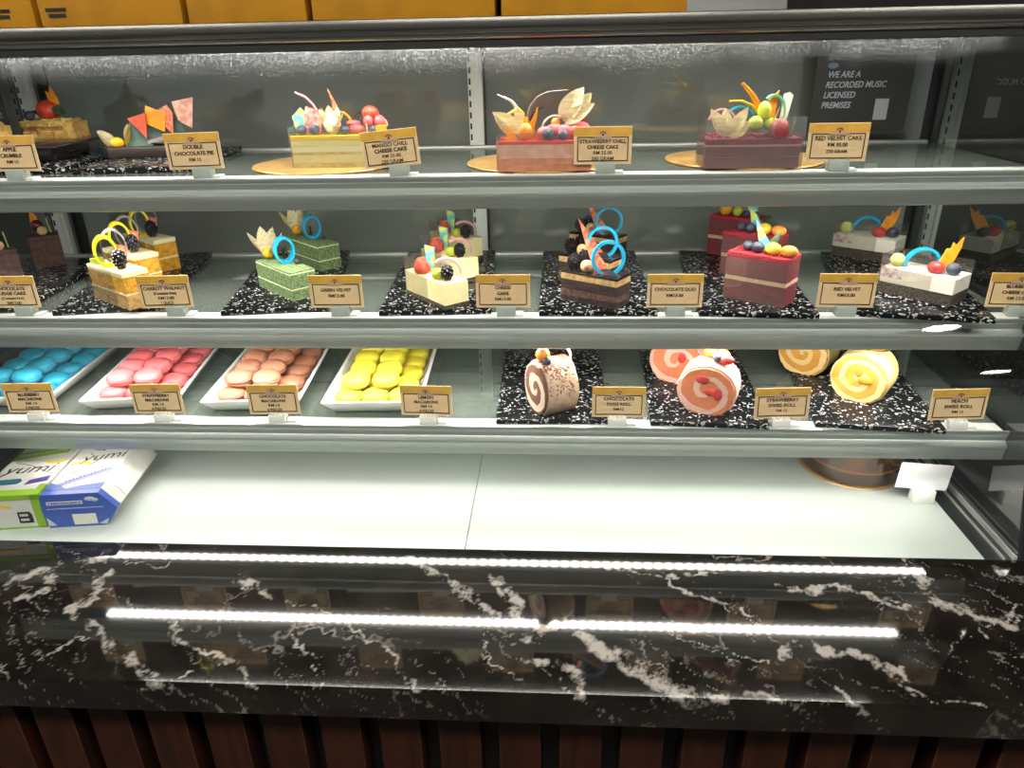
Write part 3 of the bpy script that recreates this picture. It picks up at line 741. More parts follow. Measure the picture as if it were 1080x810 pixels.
def collar(t, pts, z0, z1):
    """clear acetate film standing along a plan polyline"""
    b = bmesh.new(); lo = [b.verts.new((x, y, z0)) for x, y in pts]; hi = [b.verts.new((x, y, z1)) for x, y in pts]
    for i in range(len(pts) - 1): b.faces.new([lo[i], lo[i + 1], hi[i + 1], hi[i]])
    return obj('acetate_film', b, acet, t, smooth=False)
def cam_rz(t): return -math.degrees(t.rotation_euler[2])     # turns a decoration to the aisle side
def crumbs(t, x0, x1, y0, y1, z, m, n, s, seed, name='crumbs'):
    rnd = random.Random(seed); b = bmesh.new()
    for k in range(n):
        q = bmesh.new(); bmesh.ops.create_icosphere(q, subdivisions=1, radius=s * rnd.uniform(.5, 1.3))
        q.transform(T(rnd.uniform(x0, x1), rnd.uniform(y0, y1), z + s * rnd.uniform(0, .5)) @ RZ(rnd.uniform(0, 360)) @ Matrix.Diagonal((1, rnd.uniform(.5, 1), rnd.uniform(.5, .9), 1))); merge(b, q)
    return obj(name, b, m, t, smooth=False)

# sponge and cream materials
M_ = dict(
 red_cream=mat('red_velvet_cream', (206, 176, 146), rough=.6, vary=.05, scale=90),
 duo_dark=mat('duo_dark', (40, 30, 28), rough=.55, rgb2=(62, 46, 42), scale=130, bump=.4, bscale=300), duo_cream=mat('duo_cream', (206, 176, 118), rough=.6, rgb2=(166, 124, 80), scale=120, bump=.3, bscale=300),
 green=mat('green_sponge', (74, 98, 58), rough=.85, rgb2=(136, 158, 108), scale=230, bump=.7, bscale=420, lo=.35, hi=.7), green_cream=mat('green_cream', (214, 222, 178), rough=.6),
 cheese=mat('cheese_cream', (246, 232, 176), rough=.55, vary=.03, scale=90, bump=.25, bscale=300, sss=.1), biscuit=mat('dark_biscuit', (46, 40, 36), rough=.8, rgb2=(84, 76, 66), scale=300, bump=.8, bscale=400),
 cream=mat('ivory_cream', (236, 216, 170), rough=.55, bump=.2, bscale=300), choc=mat('chocolate_sponge', (70, 46, 40), rough=.75, rgb2=(104, 74, 64), scale=160, bump=.6, bscale=350), glaze=mat('dark_glaze', (40, 32, 34), rough=.12, coat=.4),
 mousse=mat('chocolate_mousse', (88, 62, 56), rough=.5, vary=.1, scale=80), red=mat('red_sponge', (122, 36, 44), rough=.75, rgb2=(98, 54, 58), scale=70, bump=.6, bscale=400, lo=.35, hi=.7), redcr=mat('red_crumb', (182, 48, 62), rough=.85, rgb2=(140, 30, 44), scale=300, bump=.8, bscale=500),
 white=mat('white_cream', (240, 230, 218), rough=.5, vary=.03, scale=80, bump=.2, bscale=200, sss=.1), violet=mat('blueberry_stain', (178, 110, 142), rough=.5, rgb2=(240, 230, 218), scale=90, lo=.36, hi=.56),
 carrot=mat('carrot_sponge', (222, 164, 46), rough=.8, rgb2=(160, 100, 34), scale=130, bump=.8, bscale=350, lo=.45, hi=.75), carrot2=mat('carrot_sponge_pale', (196, 158, 96), rough=.8, rgb2=(126, 88, 50), scale=140, bump=.8, bscale=350, lo=.45, hi=.75),
 carrot_cream=mat('carrot_cream', (232, 220, 176), rough=.55), fudge=mat('fudge_sponge', (96, 66, 58), rough=.65, rgb2=(70, 46, 40), scale=110, bump=.5, bscale=300))
def slice_(F, z, th, name, label, grp, cat='cake slice'):
    return thing(name, label, cat, (F[0], F[1], z), th, grp)

# ---- middle shelf slices -------------------------------------------------
ZB2 = Z2 + BT
GREENS = [((-.389, 1.018), 'front green velvet slice beside its price sign'), ((-.398, 1.183), 'rear green velvet slice, behind the front one')]
for i, (F, lab) in enumerate(GREENS):
    t = slice_(F, ZB2, 2.375, 'green_velvet_slice', lab, 'green velvet slices')
    L, Wd = .112, .041
    H = stack(t, L, Wd, [('sponge', .0155, M_['green'], .0007), ('cream', .0018, M_['green_cream'], .0003), ('sponge', .0215, M_['green'], .0007), ('cream', .0018, M_['green_cream'], .0003), ('crumb_top', .0022, M_['green'], .0008)], i * 50)
    ring(t, 'blue_choc', .060, -.025, H, .0205, cam_rz(t) + 34, w=.0145, a0=0, a1=360, sx=.74, th=.0040)
    physalis(t, .098, -.016, H, 1.25, 5, 0, cam_rz(t) - 90)
    blueberry(t, .040, -.034, H, .0045)
    put('dark_stick', box(-.002, .002, -.001, .001, 0, .016), 'dark_choc', t, .086, -.036, H)
CHEESES = [((-.156, .977), 'front cheese cake slice nearest its price sign'), ((-.154, 1.106), 'middle cheese cake slice of the row of three'), ((-.160, 1.238), 'rear cheese cake slice, partly hidden by the upper rail')]
for i, (F, lab) in enumerate(CHEESES):
    t = slice_(F, ZB2, 2.28, 'cheese_cake_slice', lab, 'cheese cake slices')
    L, Wd = .108, .040; cz = cam_rz(t)
    H = stack(t, L, Wd, [('biscuit_base', .0060, M_['biscuit'], .0014, .0008), ('cheese_filling', .0310, M_['cheese'], .0004)], i * 50)
    half_strawberry(t, .074, -.012, H, 1.2, RZ(cz), RX(14), RY(-12))
    put('chocolate_shard', shard([(-.004, 0), (.0050, 0), (.007, .036), (-.008, .040)], .0016), 'bluegreen', t, .070, -.022, H, RZ(cz), RX(-4))
    put('chocolate_curl', band(.023, .007, .0032, -5, 130), 'pink_choc', t, .048, -.034, H + .001, RZ(cz + 10), RX(4))
    put('chocolate_curl', band(.012, .005, .002, 20, 180), 'rose', t, .085, -.020, H + .008, RZ(cz))
    fruit(t, 'grapeg', .030, -.009, H, .0088, 'grape', 1, 1, .95); blackberry(t, .014, -.015, H, .0092, 1.35)
    collar(t, [(.045, .0005), (L + .001, .0005), (L + .001, -Wd - .0005), (.06, -Wd - .0005)], 0.006, H + .022)
DUOS = [((.083, .978), 'front chocolate duo slice nearest its price sign'), ((.080, 1.073), 'middle chocolate duo slice of the row of three'), ((.099, 1.225), 'rear chocolate duo slice, partly hidden by the upper rail')]
for i, (F, lab) in enumerate(DUOS):
    t = slice_(F, ZB2, 2.548, 'chocolate_duo_slice', lab, 'chocolate duo slices')
    L, Wd = .092, .039; cz = cam_rz(t)
    H = stack(t, L, Wd, [('sponge', .009, M_['duo_dark'], .0008), ('mousse', .0085, M_['choc'], .0008), ('dark_mousse', .0145, M_['duo_dark'], .0006), ('cream', .0085, M_['duo_cream'], .0008), ('glaze', .0034, M_['glaze'], .0002, .0003)], i * 50)
    blackberry(t, .078, -.013, H, .0100, 1.2); fruit(t, 'pale', .056, -.011, H, .0088, 'fruit_ball'); put('fruit_core', ball(.0036, sub=2), 'pinkb', t, .0515, -.0045, H + .0085)
    put('chocolate_shard', shard([(-.009, 0), (.012, .003), (-.0265, .056)], .0016), 'salmon', t, .042, -.026, H, RZ(cz + 6), RX(-8))
    put('chocolate_ring', band(.0245, .0055, .0042, -66, 246), 'blue_choc', t, .026, -.020, H + .0215, RZ(cz + 14), RX(-6))
    blackberry(t, .072, -.030, H, .0090, 1.5)
REDS = [((.313, .985), 'front red velvet slice nearest its price sign'), ((.333, 1.112), 'middle red velvet slice of the row of three'), ((.336, 1.240), 'rear red velvet slice topped with yellow fruit, under the upper rail')]
for i, (F, lab) in enumerate(REDS):
    t = slice_(F, ZB2, 2.501, 'red_velvet_slice', lab, 'red velvet slices')
    L, Wd = .088, .045; cz = cam_rz(t)
    H = stack(t, L, Wd, [('sponge', .0285, M_['red'], .0008), ('cream', .0058, M_['red_cream'], .0008), ('sponge', .0290, M_['red'], .0008), ('crumb_top', .0050, M_['redcr'], .0010)], i * 50)
    crumbs(t, .004, L - .004, -Wd + .004, -.004, H, M_['redcr'], 90, .0018, i)
    if i < 2:
        blueberry(t, .050, -.013, H, .0088); blueberry(t, .066, -.018, H, .0078)
        put('chocolate_shard', shard([(-.006, 0), (.014, .002), (-.014, .044)], .0016), 'bluegreen', t, .046, -.026, H, RZ(cz), RX(-6))
        put('mint_leaf', leafshape(.028, .010, .7), 'greenleaf', t, .040, -.028, H + .005, RZ(cz + 30), RY(-28))
        fruit(t, 'yellow_grape', .028, -.013, H, .0105, 'grape', 1.1, .9, .85); fruit(t, 'apricot', .006, -.014, H, .0098, 'kumquat', 1.2, .9, .85)
        collar(t, [(.0, .0006), (L + .0006, .0006)], .0, H - .008)
    else:
        fruit(t, 'physalis', .066, -.014, H, .0105, 'physalis_berry'); fruit(t, 'grapeg', .044, -.014, H, .0085, 'grape'); blueberry(t, .028, -.012, H, .0068)
        put('physalis_husk', leafshape(.030, .008, .7), 'husk', t, .074, -.012, H + .006, RZ(cz + 180), RY(-8))
        put('chocolate_shard', shard([(-.010, 0), (.006, .0), (.004, .028), (-.014, .032)], .0016), 'bluegreen', t, .020, -.026, H, RZ(cz)); blueberry(t, .012, -.016, H, .0062)
BLUES = [((.539, .990), 'front blueberry cheese slice with orange tuile, at the right end'), ((.553, 1.215), 'rear blueberry cheese slice with orange tuile, under the upper rail')]
for i, (F, lab) in enumerate(BLUES):
    t = slice_(F, ZB2, 2.315 if i == 0 else 2.45, 'blueberry_cheese_slice', lab, 'blueberry cheese slices')
    L, Wd = .100, .053; cz = cam_rz(t)
    H = stack(t, L, Wd, [('biscuit_base', .0165, M_['biscuit'], .0012), ('white_cream', .0215, M_['white'], .0005)], i * 50)
    obj('blueberry_swirl', layer(.070, L + .0004, -.024, .0004, .024, H + .0006, .0003, 5), M_['violet'], t)
    fruit(t, 'pale', .086, -.014, H, .0100, 'grape').data.materials[0] = mat('pale_grape', (214, 212, 130), rough=.3, sss=.2)
    put('chocolate_ring', band(.0275, .0060, .0042, 2, 178), 'blue_choc', t, .060, -.034, H + .001, RZ(cz + 4), RX(-4))
    put('orange_tuile', shard([(-.012, 0), (.010, .001), (.024, .028), (.027, .042), (.017, .032), (.013, .036), (.010, .028), (.004, .028)], .0024), 'orange', t, .030, -.030, H + .004, RZ(cz + 8), RX(-12))
    fruit(t, 'cherry', .034, -.017, H, .0100, 'cherry', 1.15, 1, .85); blueberry(t, .014, -.024, H, .0098)
    collar(t, [(.030, .001), (L + .002, .001), (L + .002, -Wd - .001), (.0, -Wd - .001)], .014, H + .018)
CARROTS = [((-.616, .976), 'front carrot walnut slice leaning out beside its price sign', 'carrot2'), ((-.650, 1.073), 'middle carrot walnut slice of the row of three', 'carrot'), ((-.674, 1.178), 'rear carrot walnut slice with one yellow curl', 'carrot')]
for i, (F, lab, sp) in enumerate(CARROTS):
    t = slice_(F, ZB2, 2.55, 'carrot_walnut_slice', lab, 'carrot walnut slices')
    L, Wd = .104, .038; cz = cam_rz(t)
    H = stack(t, L, Wd, [('sponge', .0210, M_[sp], .0016), ('cream', .0030, M_['carrot_cream'], .0010), ('sponge', .0235, M_['carrot'], .0016), ('cream_top', .0070, M_['carrot_cream'], .0008, .0004)], i * 50)
    ring(t, 'yel_choc', .056, -.010, H, .0235, cz + 40, w=.0135, sx=.66, th=.0042)
    ring(t, 'grey_choc', .064, -.027, H, .0265, cz + 34, w=.0110, sx=.66, th=.003)
    blackberry(t, .026, -.014, H, .0100, 1.55)
    put('chocolate_shard', shard([(-.006, 0), (.006, .001), (.0075, .019), (-.007, .022)], .0016), 'salmon', t, .038, -.024, H + .010, RZ(cz), RX(-10))
    if i == 0: put('apple_wedge', layer(.0, .02, -.012, 0, 0, .010, .0004, 3), 'grapeg', t, .080, -.004, H, RY(8))
    collar(t, [(0.03, .0012), (L + .001, .0012), (L + .001, -Wd)], .0, H - .004)
FUDGES = [((-.880, 1.130), 'front chocolate fudge slice at the left edge, half hidden by its sign'), ((-.878, 1.238), 'rear chocolate fudge slice at the left beside the steel post')]
for i, (F, lab) in enumerate(FUDGES):
    t = slice_(F, ZB2, 3.887, 'chocolate_fudge_slice', lab, 'chocolate fudge slices')
    L, Wd = .047, .036; cz = cam_rz(t)
    H = stack(t, L, Wd, [('sponge', .024, M_['fudge'], .0006), ('cream', .002, M_['mousse'], .0003), ('sponge', .022, M_['fudge'], .0006), ('glaze', .006, M_['choc'], .0004)], i * 50)
    fruit(t, 'pale', .022, -.010, H, .0080, 'gold_berry'); fruit(t, 'choco_ball', .026, -.024, H + .006, .0100, 'chocolate_ball')
    put('orange_tuile', shard([(-.008, 0), (.009, 0), (.004, .022), (-.006, .034)], .002), 'orange', t, .028 if i else .036, -.030, H + .010, RZ(cz), RX(-6))
    put('blue_stick', tube([(0, 0, 0), (.002, 0, .026)], .0011), 'bluegreen', t, .008, -.022, H)

# ---- top shelf slabs --------------------------------------------------------
ZB1 = Z1 + .003
t = thing('mango_cake', 'pale yellow mango cake slab with yellow glaze and fruit on a gold board', 'cake', (-.378, 1.070, ZB1), math.radians(1))
L, Wd = .138, .062
my = mat('mango_cream', (236, 222, 150), rough=.5, vary=.04, scale=60, bump=.15, bscale=200, sss=.1); ms = mat('mango_sponge', (206, 176, 96), rough=.7, rgb2=(226, 204, 130), scale=90, bump=.4, bscale=300)
tz = lambda z0, th: z0 + th
layers_y = [('sponge', .0065, ms, .0006), ('cream', .0115, my, .0004), ('sponge', .0035, ms, .0005), ('cream', .0085, mat('mango_cream_pale', (240, 232, 180), rough=.5, sss=.1), .0004), ('cream', .0080, my, .0004), ('mango_glaze', .0060, mat('mango_glaze', (246, 206, 24), rough=.12, coat=.4, sss=.1), .0003, .0003)]
z = 0
for i, l in enumerate(layers_y):
    n, th, m, amp = l[:4]; o = l[4] if len(l) > 4 else 0
    obj(n, layer(-o, L + o, -o, Wd + o, z, z + th, amp, i * 9), m, t); z += th
H = z
blueberry(t, .014, .012, H, .0078); blueberry(t, .032, .010, H, .0082); blueberry(t, .076, .010, H, .0075); blueberry(t, .118, .014, H, .0065)
put('chocolate_shard', shard([(-.012, .004), (.004, -.002), (.003, .030), (-.003, .036), (-.016, .024)], .0016), 'bluegreen', t, .012, .030, H, RX(-6))
put('candied_slice', shard([(-.014, 0), (.010, 0), (.013, .030), (-.010, .038), (-.013, .026)], .004), 'rose', t, .028, .026, H, RX(-10))
put('chocolate_curl', tube([(.0, 0, 0), (-.006, 0, .012), (-.016, 0, .022), (-.030, 0, .028)], [.0030, .0034, .0038, .0030], flat=.5), 'pink_choc', t, .034, .034, H + .028)
physalis(t, .058, .014, H, .95, 6, 10, -90, berry=False); put('physalis_husk', lathe([(.003, 0), (.010, .005), (.012, .014), (.009, .022), (.004, .026), (0, .027)], 14, .18, 4), 'husk', t, .058, .016, H)
crumbs(t, .050, .066, .012, .022, H + .024, mat('popcorn_white', (240, 232, 206), rough=.6), 9, .0050, 5, 'popcorn')
ring(t, 'orange', .062, .036, H + .012, .0185, 0, w=.004, a0=10, a1=175, name='orange_curl', sx=1.1); put('orange_tuile', tube([(.002, 0, 0), (.003, 0, .014), (-.001, 0, .026), (-.005, 0, .036)], [.0048, .0040, .0026, .001], flat=.5), 'salmon', t, .056, .036, H + .024)
put('chocolate_curl', band(.020, .004, .0018, 70, 178), 'dark_choc', t, .102, .036, H + .010); put('chocolate_curl', band(.026, .003, .0016, 90, 172), 'grey_choc', t, .112, .042, H + .002)
fruit(t, 'pinkb', .092, .020, H, .0085, 'pink_macaron', 1.6, 1, .8); fruit(t, 'pinkb', .086, .026, H + .010, .0070, 'pink_macaron', 1.5, 1, .6)
fruit(t, 'strawb', .112, .026, H + .018, .0100, 'strawberry', 1.2, 1, 1); fruit(t, 'pinkb', .110, .016, H + .010, .0072, 'rose_bud', 1, 1, 1.1); fruit(t, 'pinkb', .124, .024, H + .006, .0090, 'pink_berry', 1, 1, 1.1)
put('almond_flake', leafshape(.018, .004, .5), 'white_choc', t, .110, .006, H, RY(-80)); put('chocolate_curl', band(.012, .004, .0016, -10, 100), 'pale', t, .122, .034, H + .010)
put('mango_cube', layer(0, .014, 0, .010, 0, .012, .0006, 2), 'physalis', t, .122, .006, H)
collar(t, [(-.002, .05), (-.002, -.0016), (L + .002, -.0016), (L + .002, .05)], .0, H + .012)

t = thing('strawberry_cake', 'pink strawberry cake slab with red glaze and physalis on a gold board', 'cake', (-.078, 1.014, ZB1), math.radians(0))
L, Wd = .122, .066
pk = mat('strawberry_cream', (236, 168, 142), rough=.5, rgb2=(242, 190, 168), scale=70, sss=.1); pb = mat('strawberry_base', (214, 116, 70), rough=.6, rgb2=(228, 146, 98), scale=60)
z = 0
for i, (n, th, m, amp, o) in enumerate([('sponge', .0085, pb, .0004, .001), ('cream', .0075, mat('strawberry_sponge', (230, 150, 112), rough=.6, rgb2=(216, 126, 86), scale=80), .0006, 0), ('cream', .0185, pk, .0005, 0), ('red_glaze', .0045, mat('red_glaze', (222, 66, 48), rough=.12, coat=.5, sss=.1), .0004, .0005)]):
    obj(n, layer(-o, L + o, -o, Wd + o, z, z + th, amp, i * 9 + 100), m, t); z += th
H = z
put('physalis_husk', leafshape(.050, .017, -.35), 'husk', t, .030, .018, H + .004, RZ(180), RY(-44), RX(68)); put('physalis_husk', leafshape(.044, .015, .3), 'husk', t, .032, .012, H + .002, RZ(176), RY(-28), RX(68)); put('physalis_husk', leafshape(.040, .013, .2), 'husk', t, .036, .020, H + .004, RZ(180), RY(-66), RX(68))
put('chocolate_curl', tube([(.004, 0, 0), (0, 0, .020), (-.010, 0, .032), (-.028, 0, .040)], [.0024, .0034, .0030, .0014], flat=.6), 'white_choc', t, .026, .034, H + .016)
put('chocolate_curl', tube([(.010, 0, -.008), (.012, 0, .004), (.006, 0, .010), (-.010, 0, .002), (-.026, 0, -.002)], [.0034, .0036, .0034, .003, .0014], flat=.6), 'yel_choc', t, .020, .030, H + .028)
put('orange_tuile', shard([(-.012, 0), (.004, 0), (-.003, .012), (-.010, .018)], .003), 'orange', t, .022, .012, H); fruit(t, 'apricot', .036, .010, H, .0095, 'physalis_berry', .95, .9, 1.2)
put('orange_tuile', tube([(0, 0, 0), (-.003, 0, .016), (.002, 0, .026), (.006, 0, .040)], [.004, .0046, .0032, .001], flat=.6), 'orange', t, .046, .022, H); put('orange_tuile', tube([(0, 0, 0), (-.003, 0, .014), (-.004, 0, .024)], [.004, .0046, .003], flat=.6), 'physalis', t, .040, .020, H + .004)
put('chocolate_curl', tube([(-.004, 0, 0), (.000, 0, .016), (.010, 0, .028), (.024, 0, .034), (.050, 0, .036)], [.003, .0028, .0022, .0016, .0008], flat=.6), 'grey_choc', t, .042, .040, H + .024); put('chocolate_curl', band(.022, .004, .002, 95, 178), 'dark_choc', t, .062, .040, H + .018)
put('chocolate_curl', band(.020, .004, .0024, 60, 178), 'white_choc', t, .076, .030, H + .010); put('chocolate_curl', band(.020, .005, .0030, 55, 185), 'pink_choc', t, .090, .026, H + .010, RX(-4))
for x, y, z_, r in ((.062, .018, .0, .0095), (.074, .022, .002, .010), (.088, .018, .002, .0095), (.102, .022, .0, .010), (.110, .026, .004, .010)): fruit(t, 'pinkb', x, y, H + z_, r, 'pink_berry', 1.2, 1, .9)
blueberry(t, .066, .006, H, .0085); blueberry(t, .086, .006, H, .0072); fruit(t, 'physalis', .076, .030, H + .014, .0065, 'fruit_ball'); put('chocolate_curl', band(.012, .005, .003, -30, 190), 'cherry', t, .108, .030, H + .014, RY(20)); put('mint_leaf', leafshape(.018, .003, .4), 'grey_choc', t, .084, .022, H + .012, RY(-60))
put('physalis_husk', leafshape(.050, .020, -.3), 'husk', t, .086, .030, H + .022, RY(-60), RX(68)); put('physalis_husk', leafshape(.050, .017, .5), 'husk', t, .092, .036, H + .020, RY(-44), RX(68)); put('physalis_husk', leafshape(.046, .014, .1), 'husk', t, .088, .024, H + .020, RY(-30), RX(68))
collar(t, [(-.0025, .05), (-.0025, -.002), (L + .002, -.002), (L + .002, .05)], .0, H + .010)

t = thing('red_velvet_cake', 'dark red velvet cake slab in clear film with grapes on a gold board', 'cake', (.196, 1.018, ZB1), math.radians(0))
L, Wd = .122, .066
rv = mat('dark_velvet', (92, 44, 44), rough=.6, rgb2=(112, 56, 52), scale=50, bump=.2, bscale=200)
z = 0
for i, (n, th, m, amp) in enumerate([('sponge', .013, rv, .0006), ('cream', .0016, mat('velvet_filling', (128, 84, 76), rough=.5), .0003), ('sponge', .0125, rv, .0006), ('cream', .0030, mat('velvet_cream', (176, 120, 122), rough=.5), .0006), ('crumb_top', .0075, mat('velvet_crumb', (132, 40, 58), rough=.85, rgb2=(96, 26, 42), scale=260, bump=.8, bscale=400), .0014)]):
    obj(n, layer(0, L, 0, Wd, z, z + th, amp, i * 9 + 300), m, t); z += th
H = z
crumbs(t, .004, L - .004, .004, Wd - .004, H, MATS['velvet_crumb'], 150, .0026, 9)
for a, k, s in ((150, -52, 1.05), (120, -76, .9), (60, -58, 1.05), (30, -34, .8)): put('physalis_husk', leafshape(.042 * s, .0125, .35), 'husk', t, .030, .012, H, RZ(180 if a > 90 else 0), RY(k), RX(68))
put('physalis_husk', leafshape(.030, .010, .2), 'husk', t, .030, .018, H, RZ(-90), RY(-80), RX(68))
put('chocolate_curl', band(.019, .004, .0022, 20, 165), 'pink_choc', t, .026, .040, H + .016); put('chocolate_ring', band(.022, .005, .0024, 15, 170), 'blue_choc', t, .050, .040, H + .016, RX(-4))
put('orange_tuile', tube([(.006, 0, 0), (.000, 0, .016), (-.010, 0, .030), (-.024, 0, .044)], [.0052, .0056, .0046, .003], flat=.5), 'orange', t, .070, .032, H + .022); put('yellow_curl', tube([(.006, 0, 0), (-.004, 0, .010), (-.018, 0, .016), (-.034, 0, .016)], [.0036, .0036, .0030, .0018], flat=.5), 'yel_choc', t, .066, .034, H + .028)
fruit(t, 'grapeg', .064, .014, H + .008, .0098, 'grape', 1, 1, 1.0); fruit(t, 'grapeg', .076, .022, H + .020, .0105, 'grape', .85, .9, 1.2); fruit(t, 'grapeg', .088, .020, H + .008, .0090, 'grape', 1.3, 1, .9)
put('mint_ring', band(.022, .007, .003, -80, 130, sx=.75), 'mint', t, .090, .034, H + .030, RZ(10)); put('orange_tuile', shard([(-.006, 0), (.006, 0), (.009, .036), (.003, .030), (-.003, .024)], .0026), 'orange', t, .088, .040, H + .020)
put('white_shard', shard([(-.004, 0), (.005, 0), (.011, .030), (.006, .034), (-.001, .032)], .0022), 'white_choc', t, .104, .034, H + .020, RX(-6)); put('chocolate_curl', leafshape(.024, .004, .5), 'pale', t, .084, .012, H + .016, RY(-55))
b = lathe([(0, 0), (.011, .002), (.0135, .008), (.012, .016), (.007, .022), (0, .024)], 22, .06); put('strawberry', b, 'cherry', t, .094, .008, H, RX(8)).data.materials[0] = mat('dull_strawberry', (146, 56, 58), rough=.4, vary=.12, scale=90, bump=.5, bscale=400)
put('thyme_sprig', tube([(0, 0, 0), (.001, 0, .012), (.003, 0, .024)], .0012), 'greenleaf', t, .112, .012, H)
collar(t, [(-.003, .055), (-.003, -.003), (L + .003, -.003), (L + .003, .055)], .0, H + .026)

# ---- apple crumble and double chocolate pie -----------------------------------
crust = mat('pie_crust', (212, 164, 92), rough=.75, rgb2=(232, 196, 116), scale=110, bump=.7, bscale=260); apple = mat('apple_filling', (176, 122, 66), rough=.5, rgb2=(206, 156, 80), scale=120, bump=.4, bscale=200)
crumb_m = mat('crumble_top', (226, 202, 116), rough=.85, rgb2=(200, 160, 84), scale=150, bump=.8, bscale=220)
APPLES = [((-.853, 1.215), 'apple crumble slice with strawberry and orange tuile beside the steel post', 0), ((-.905, 1.130), 'apple crumble slice at the left edge, half behind its price sign', 1)]
ped = thing('cake_stand', 'low dark glossy stand under the apple crumble slices', 'cake stand', (-.868, 1.20, Z1 + BT), math.radians(4))
obj('plate', box(-.040, .106, -.098, .075, .022, .027, bev=.002), mat('dark_gloss', (44, 38, 36), rough=.12, coat=.4), ped); obj('foot', box(-.02, .08, -.07, .05, 0, .022, bev=.003), mat('dark_gloss'), ped)
for (F, lab, k) in APPLES:
    t = thing('apple_crumble_slice', lab, 'pie slice', (F[0] - .022, F[1], Z1 + BT + .027), math.radians(4), 'apple crumble slices')
    L, Wd = (.084, .045) if k == 0 else (.062, .045)
    obj('crust', layer(0, L, 0, Wd, 0, .0120, .0020, 3), crust, t); obj('apple_filling', layer(.002, L - .006, .002, Wd, .0120, .0190, .0020, 5), apple, t)
    obj('crust_edge', layer(L - .016, L + .001, -.001, Wd, .0005, .0250, .0020, 8), crust, t); obj('crumble_top', layer(-.001, L - .008, -.001, Wd, .0190, .0275, .0022, 11), crumb_m, t)
    crumbs(t, .002, L - .008, .002, Wd - .004, .0270, crumb_m, 90, .0036, 40 + k)
    H = .0280; x0 = .034 if k == 0 else .040
    fruit(t, 'strawb', x0 + .004, .020, H, .0150, 'strawberry', 1.2, 1, 1.05); blueberry(t, x0 - .022, .010, H, .0085)
    put('orange_tuile', shard([(-.006, 0), (.009, .002), (.006, .014), (.000, .030), (-.004, .018), (-.009, .022), (-.008, .010)], .0024), 'orange', t, x0 + .012, .030, H + .022)
    put('mint_leaf', leafshape(.026, .010, .5), 'greenleaf', t, x0 + .018, .012, H + .020, RY(36), RX(50)); put('mint_leaf', leafshape(.022, .009, .6), 'greenleaf', t, x0 - .008, .024, H + .010, RZ(180), RY(10), RX(40))
t = thing('double_chocolate_pie', 'dark double chocolate pie topped with coloured shards and physalis, behind its sign', 'pie', (-.720, 1.165, Z1 + BT), math.radians(6))
dc = mat('pie_dark', (44, 34, 32), rough=.45, vary=.15, scale=60, bump=.3, bscale=200)
b = prism([(-.006, .018), (.012, -.004), (.150, .012), (.158, .030), (.150, .078), (.030, .060)], 0, .017, .003)
obj('pie_shell', b, dc, t); H = .017
put('chocolate_shavings', layer(0, .056, 0, .04, 0, .008, .002, 4), 'dark_choc', t, .094, .020, H - .001)
crumbs(t, .090, .150, .022, .060, H + .007, mets['dark_choc'], 50, .0034, 8, 'shavings')
put('physalis_husk', leafshape(.042, .016, .9), 'husk', t, .022, .010, H + .002, RZ(185), RY(-24), RX(68)); put('physalis_husk', leafshape(.036, .014, 1.1), 'husk', t, .022, .016, H + .004, RZ(172), RY(-14), RX(68))
fruit(t, 'physalis', .026, .006, H - .001, .0090, 'physalis_berry', 1.2, .9, .9); put('yellow_husk', leafshape(.034, .015, .8), 'physalis', t, .038, .012, H, RY(-50)).data.materials[0] = mat('yellow_husk', (226, 200, 90), rough=.5)
put('physalis_husk', leafshape(.030, .010, .6), 'husk', t, .036, .018, H + .008, RY(-60), RX(68)); put('physalis_husk', leafshape(.028, .010, .8), 'pale', t, .046, .022, H + .016, RZ(160), RY(-60), RX(68))
for i, (x, zz, w) in enumerate(((.050, 0, .034), (.074, .006, .032), (.090, .014, .030), (.104, .022, .026))): put('dark_shard', shard([(-.018, 0), (w, -.004), (.002, .036)], .0018), 'grey_green', t, x, .010 + i * .006, H + zz, RX(-10))
put('red_shard', shard([(.006, -.004), (.010, .034), (-.020, .026)], .0018), 'salmon', t, .068, .006, H + .016, RX(-8)).data.materials[0] = mat('red_shard', (206, 84, 56), rough=.45, vary=.12, scale=90)
put('orange_shard', shard([(-.014, .004), (.016, -.010), (.022, .018), (-.008, .030)], .0018), 'orange', t, .084, .016, H + .030, RX(-8)); put('salmon_shard', shard([(-.012, .014), (.016, -.018), (.020, .014), (.012, .026)], .0018), 'salmon', t, .096, .018, H + .034, RX(-8))
put('pink_shard', shard([(-.004, .0), (.016, -.012), (.024, .034), (-.010, .028)], .0018), 'rose', t, .124, .026, H + .036, RX(-6)).data.materials[0] = mat('pale_pink_shard', (226, 178, 160), rough=.45, rgb2=(206, 140, 120), scale=120)
put('white_shard', shard([(-.004, 0), (.026, .006), (.024, .012), (-.004, .005)], .0018), 'grey_choc', t, .080, .002, H + .004)

